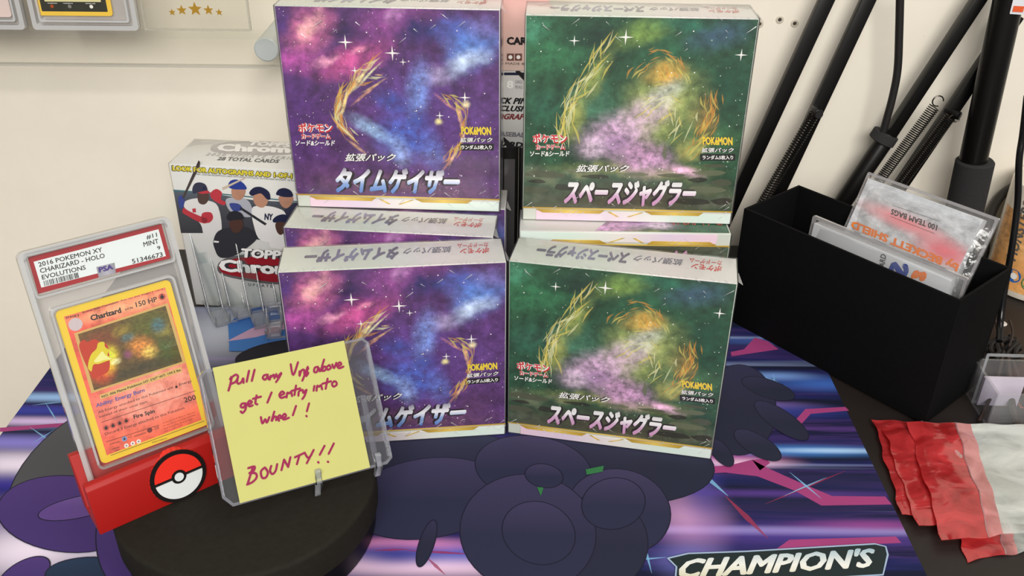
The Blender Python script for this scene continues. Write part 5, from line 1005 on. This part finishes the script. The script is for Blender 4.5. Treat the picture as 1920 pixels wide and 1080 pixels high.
def cable(name, label, pts, r, mat_=BLACK_RUBBER):
    P = [aty(q[0], q[1], q[2]) if len(q) == 3 else atz(q[0], q[1], q[3]) for q in pts]
    base = P[-1].copy(); mb = MB().tube(smooth_path(P, 6), r, 10); mb.v = [q-base for q in mb.v]
    o = mb.build(name, mat_, None, smooth=True); o.matrix_world = Matrix.Translation(base*S); return tag(o, label, 'cable')
cable('power_cable', 'thin glossy black cable hanging down in front of the mug', [(1926, 180, 66), (1918, 250, 66), (1911, 300, 65.5), (1908, 380, 65), (1898, 460, 64), (1884, 540, 63), (1876, 600, 62), (1874, 640, 60.5)], .26, flat('cable_gloss', (18, 17, 18), .18))
cable('power_cable', 'thick grey-black cable curving along the wall behind the mug', [(1935, 330, 77), (1900, 350, 77), (1878, 366, 77), (1862, 392, 76.9), (1850, 430, 76.6), (1846, 470, 76), (1845, 490, 0, DESK_Z+.4)], .42, flat('cable_grey', (70, 66, 62), .5))
KN = atz(1885, 655, DESK_Z+.6)
t = thing('cable_bundle', 'knotted bundle of black cable with a twist tie beside the black box', 'cable', frame((KN.x, KN.y, DESK_Z+.01)))
for k in range(5):
    ph_ = k*1.3; P = [Vector((1.15*math.cos(a*.7+ph_)+.2*math.sin(3*a), 1.4*math.sin(a*.7+ph_*1.4), .55+.35*math.sin(a*1.1+ph_))) for a in [i*.45 for i in range(21)]]
    MB().tube(P, .2, 7).build('cable_loop', BLACK_RUBBER, t, smooth=True)
KI2 = Matrix.Translation(-Vector((KN.x, KN.y, DESK_Z+.01)))
for pts, r in (([(1882, 660, 0, .6), (1868, 720, 0, .4), (1845, 770, 0, .2), (1835, 790, 0, .0)], .14), ([(1890, 670, 0, .5), (1893, 720, 0, .4), (1900, 770, 0, .2), (1908, 800, 0, .1)], .24), ([(1898, 680, 0, .5), (1912, 720, 0, .3), (1922, 760, 0, .1)], .24), ([(1880, 650, 0, .8), (1872, 620, 0, 1.0), (1866, 600, 0, 1.2)], .12), ([(1892, 650, 0, .9), (1899, 625, 0, 1.3), (1893, 600, 0, 1.6)], .09)):
    MB().tube(smooth_path([KI2 @ atz(q[0], q[1], q[3]+DESK_Z+.25) for q in pts], 5), r, 8).build('cable_end', flat('cable_brown', (48, 36, 32), .45) if 'cable_brown' not in bpy.data.materials else bpy.data.materials['cable_brown'], t, smooth=True)
p = atz(1878, 607, DESK_Z); t = thing('cable_grommet', 'small white oval disc lying on the desk by the mug', 'disc', frame((p.x, p.y, DESK_Z+.005)))
MB().lathe([(.42, 0), (.42, .06), (.36, .1), (.2, .1)], 24).build('rim', flat('disc_white', (206, 202, 196), .4), t, smooth=True); MB().lathe([(.2, .1), (.18, .11)], 16).build('centre', flat('disc_grey', (140, 136, 130), .4), t)
# clear case lying at the right edge
p0 = atz(1843, 792, DESK_Z); CM = frame((p0.x, p0.y-.6, DESK_Z+.01), -2)
hz = (aty(1850, 684, p0.y+3.0)).z-DESK_Z
t = thing('card_tray', 'clear acrylic case with pale and orange contents behind the loose bags', 'case', CM)
for args in ((0, 9, 0, .2, 0, hz), (0, 9, 4.2, 4.4, 0, hz), (0, .2, .2, 4.2, 0, hz), (8.8, 9, .2, 4.2, 0, hz)): MB().box(*args).build('side_wall', film('case_film', (246, 246, 248), .06, .35, .06) if 'case_film' not in bpy.data.materials else bpy.data.materials['case_film'], t)
ring(MB(), rrect(0, 9, 0, 4.4, .1), rrect(.2, 8.8, .2, 4.2, .05), hz-.08, hz).build('rim', ACRYLIC_EDGE, t, M=None)
t.children[-1].data.transform(Matrix(((1, 0, 0, 0), (0, 0, 1, 0), (0, 1, 0, 0), (0, 0, 0, 1)))); t.children[-1].data.flip_normals()
MB().box(.3, 3.2, 2.6, 2.9, .02, hz-.5).build('pale_card', flat('pale_lilac', (196, 188, 202), .4, var=.2, scale=60), t)
MB().prism([(3.4, 2.4, .02), (8.6, 2.4, .02), (8.6, 2.4, hz-.4), (5.6, 2.4, hz-.5), (4.4, 2.4, 1.0)][::-1], (0, .5, 0)).build('orange_card', flat('orange_card', (206, 104, 52), .4), t)
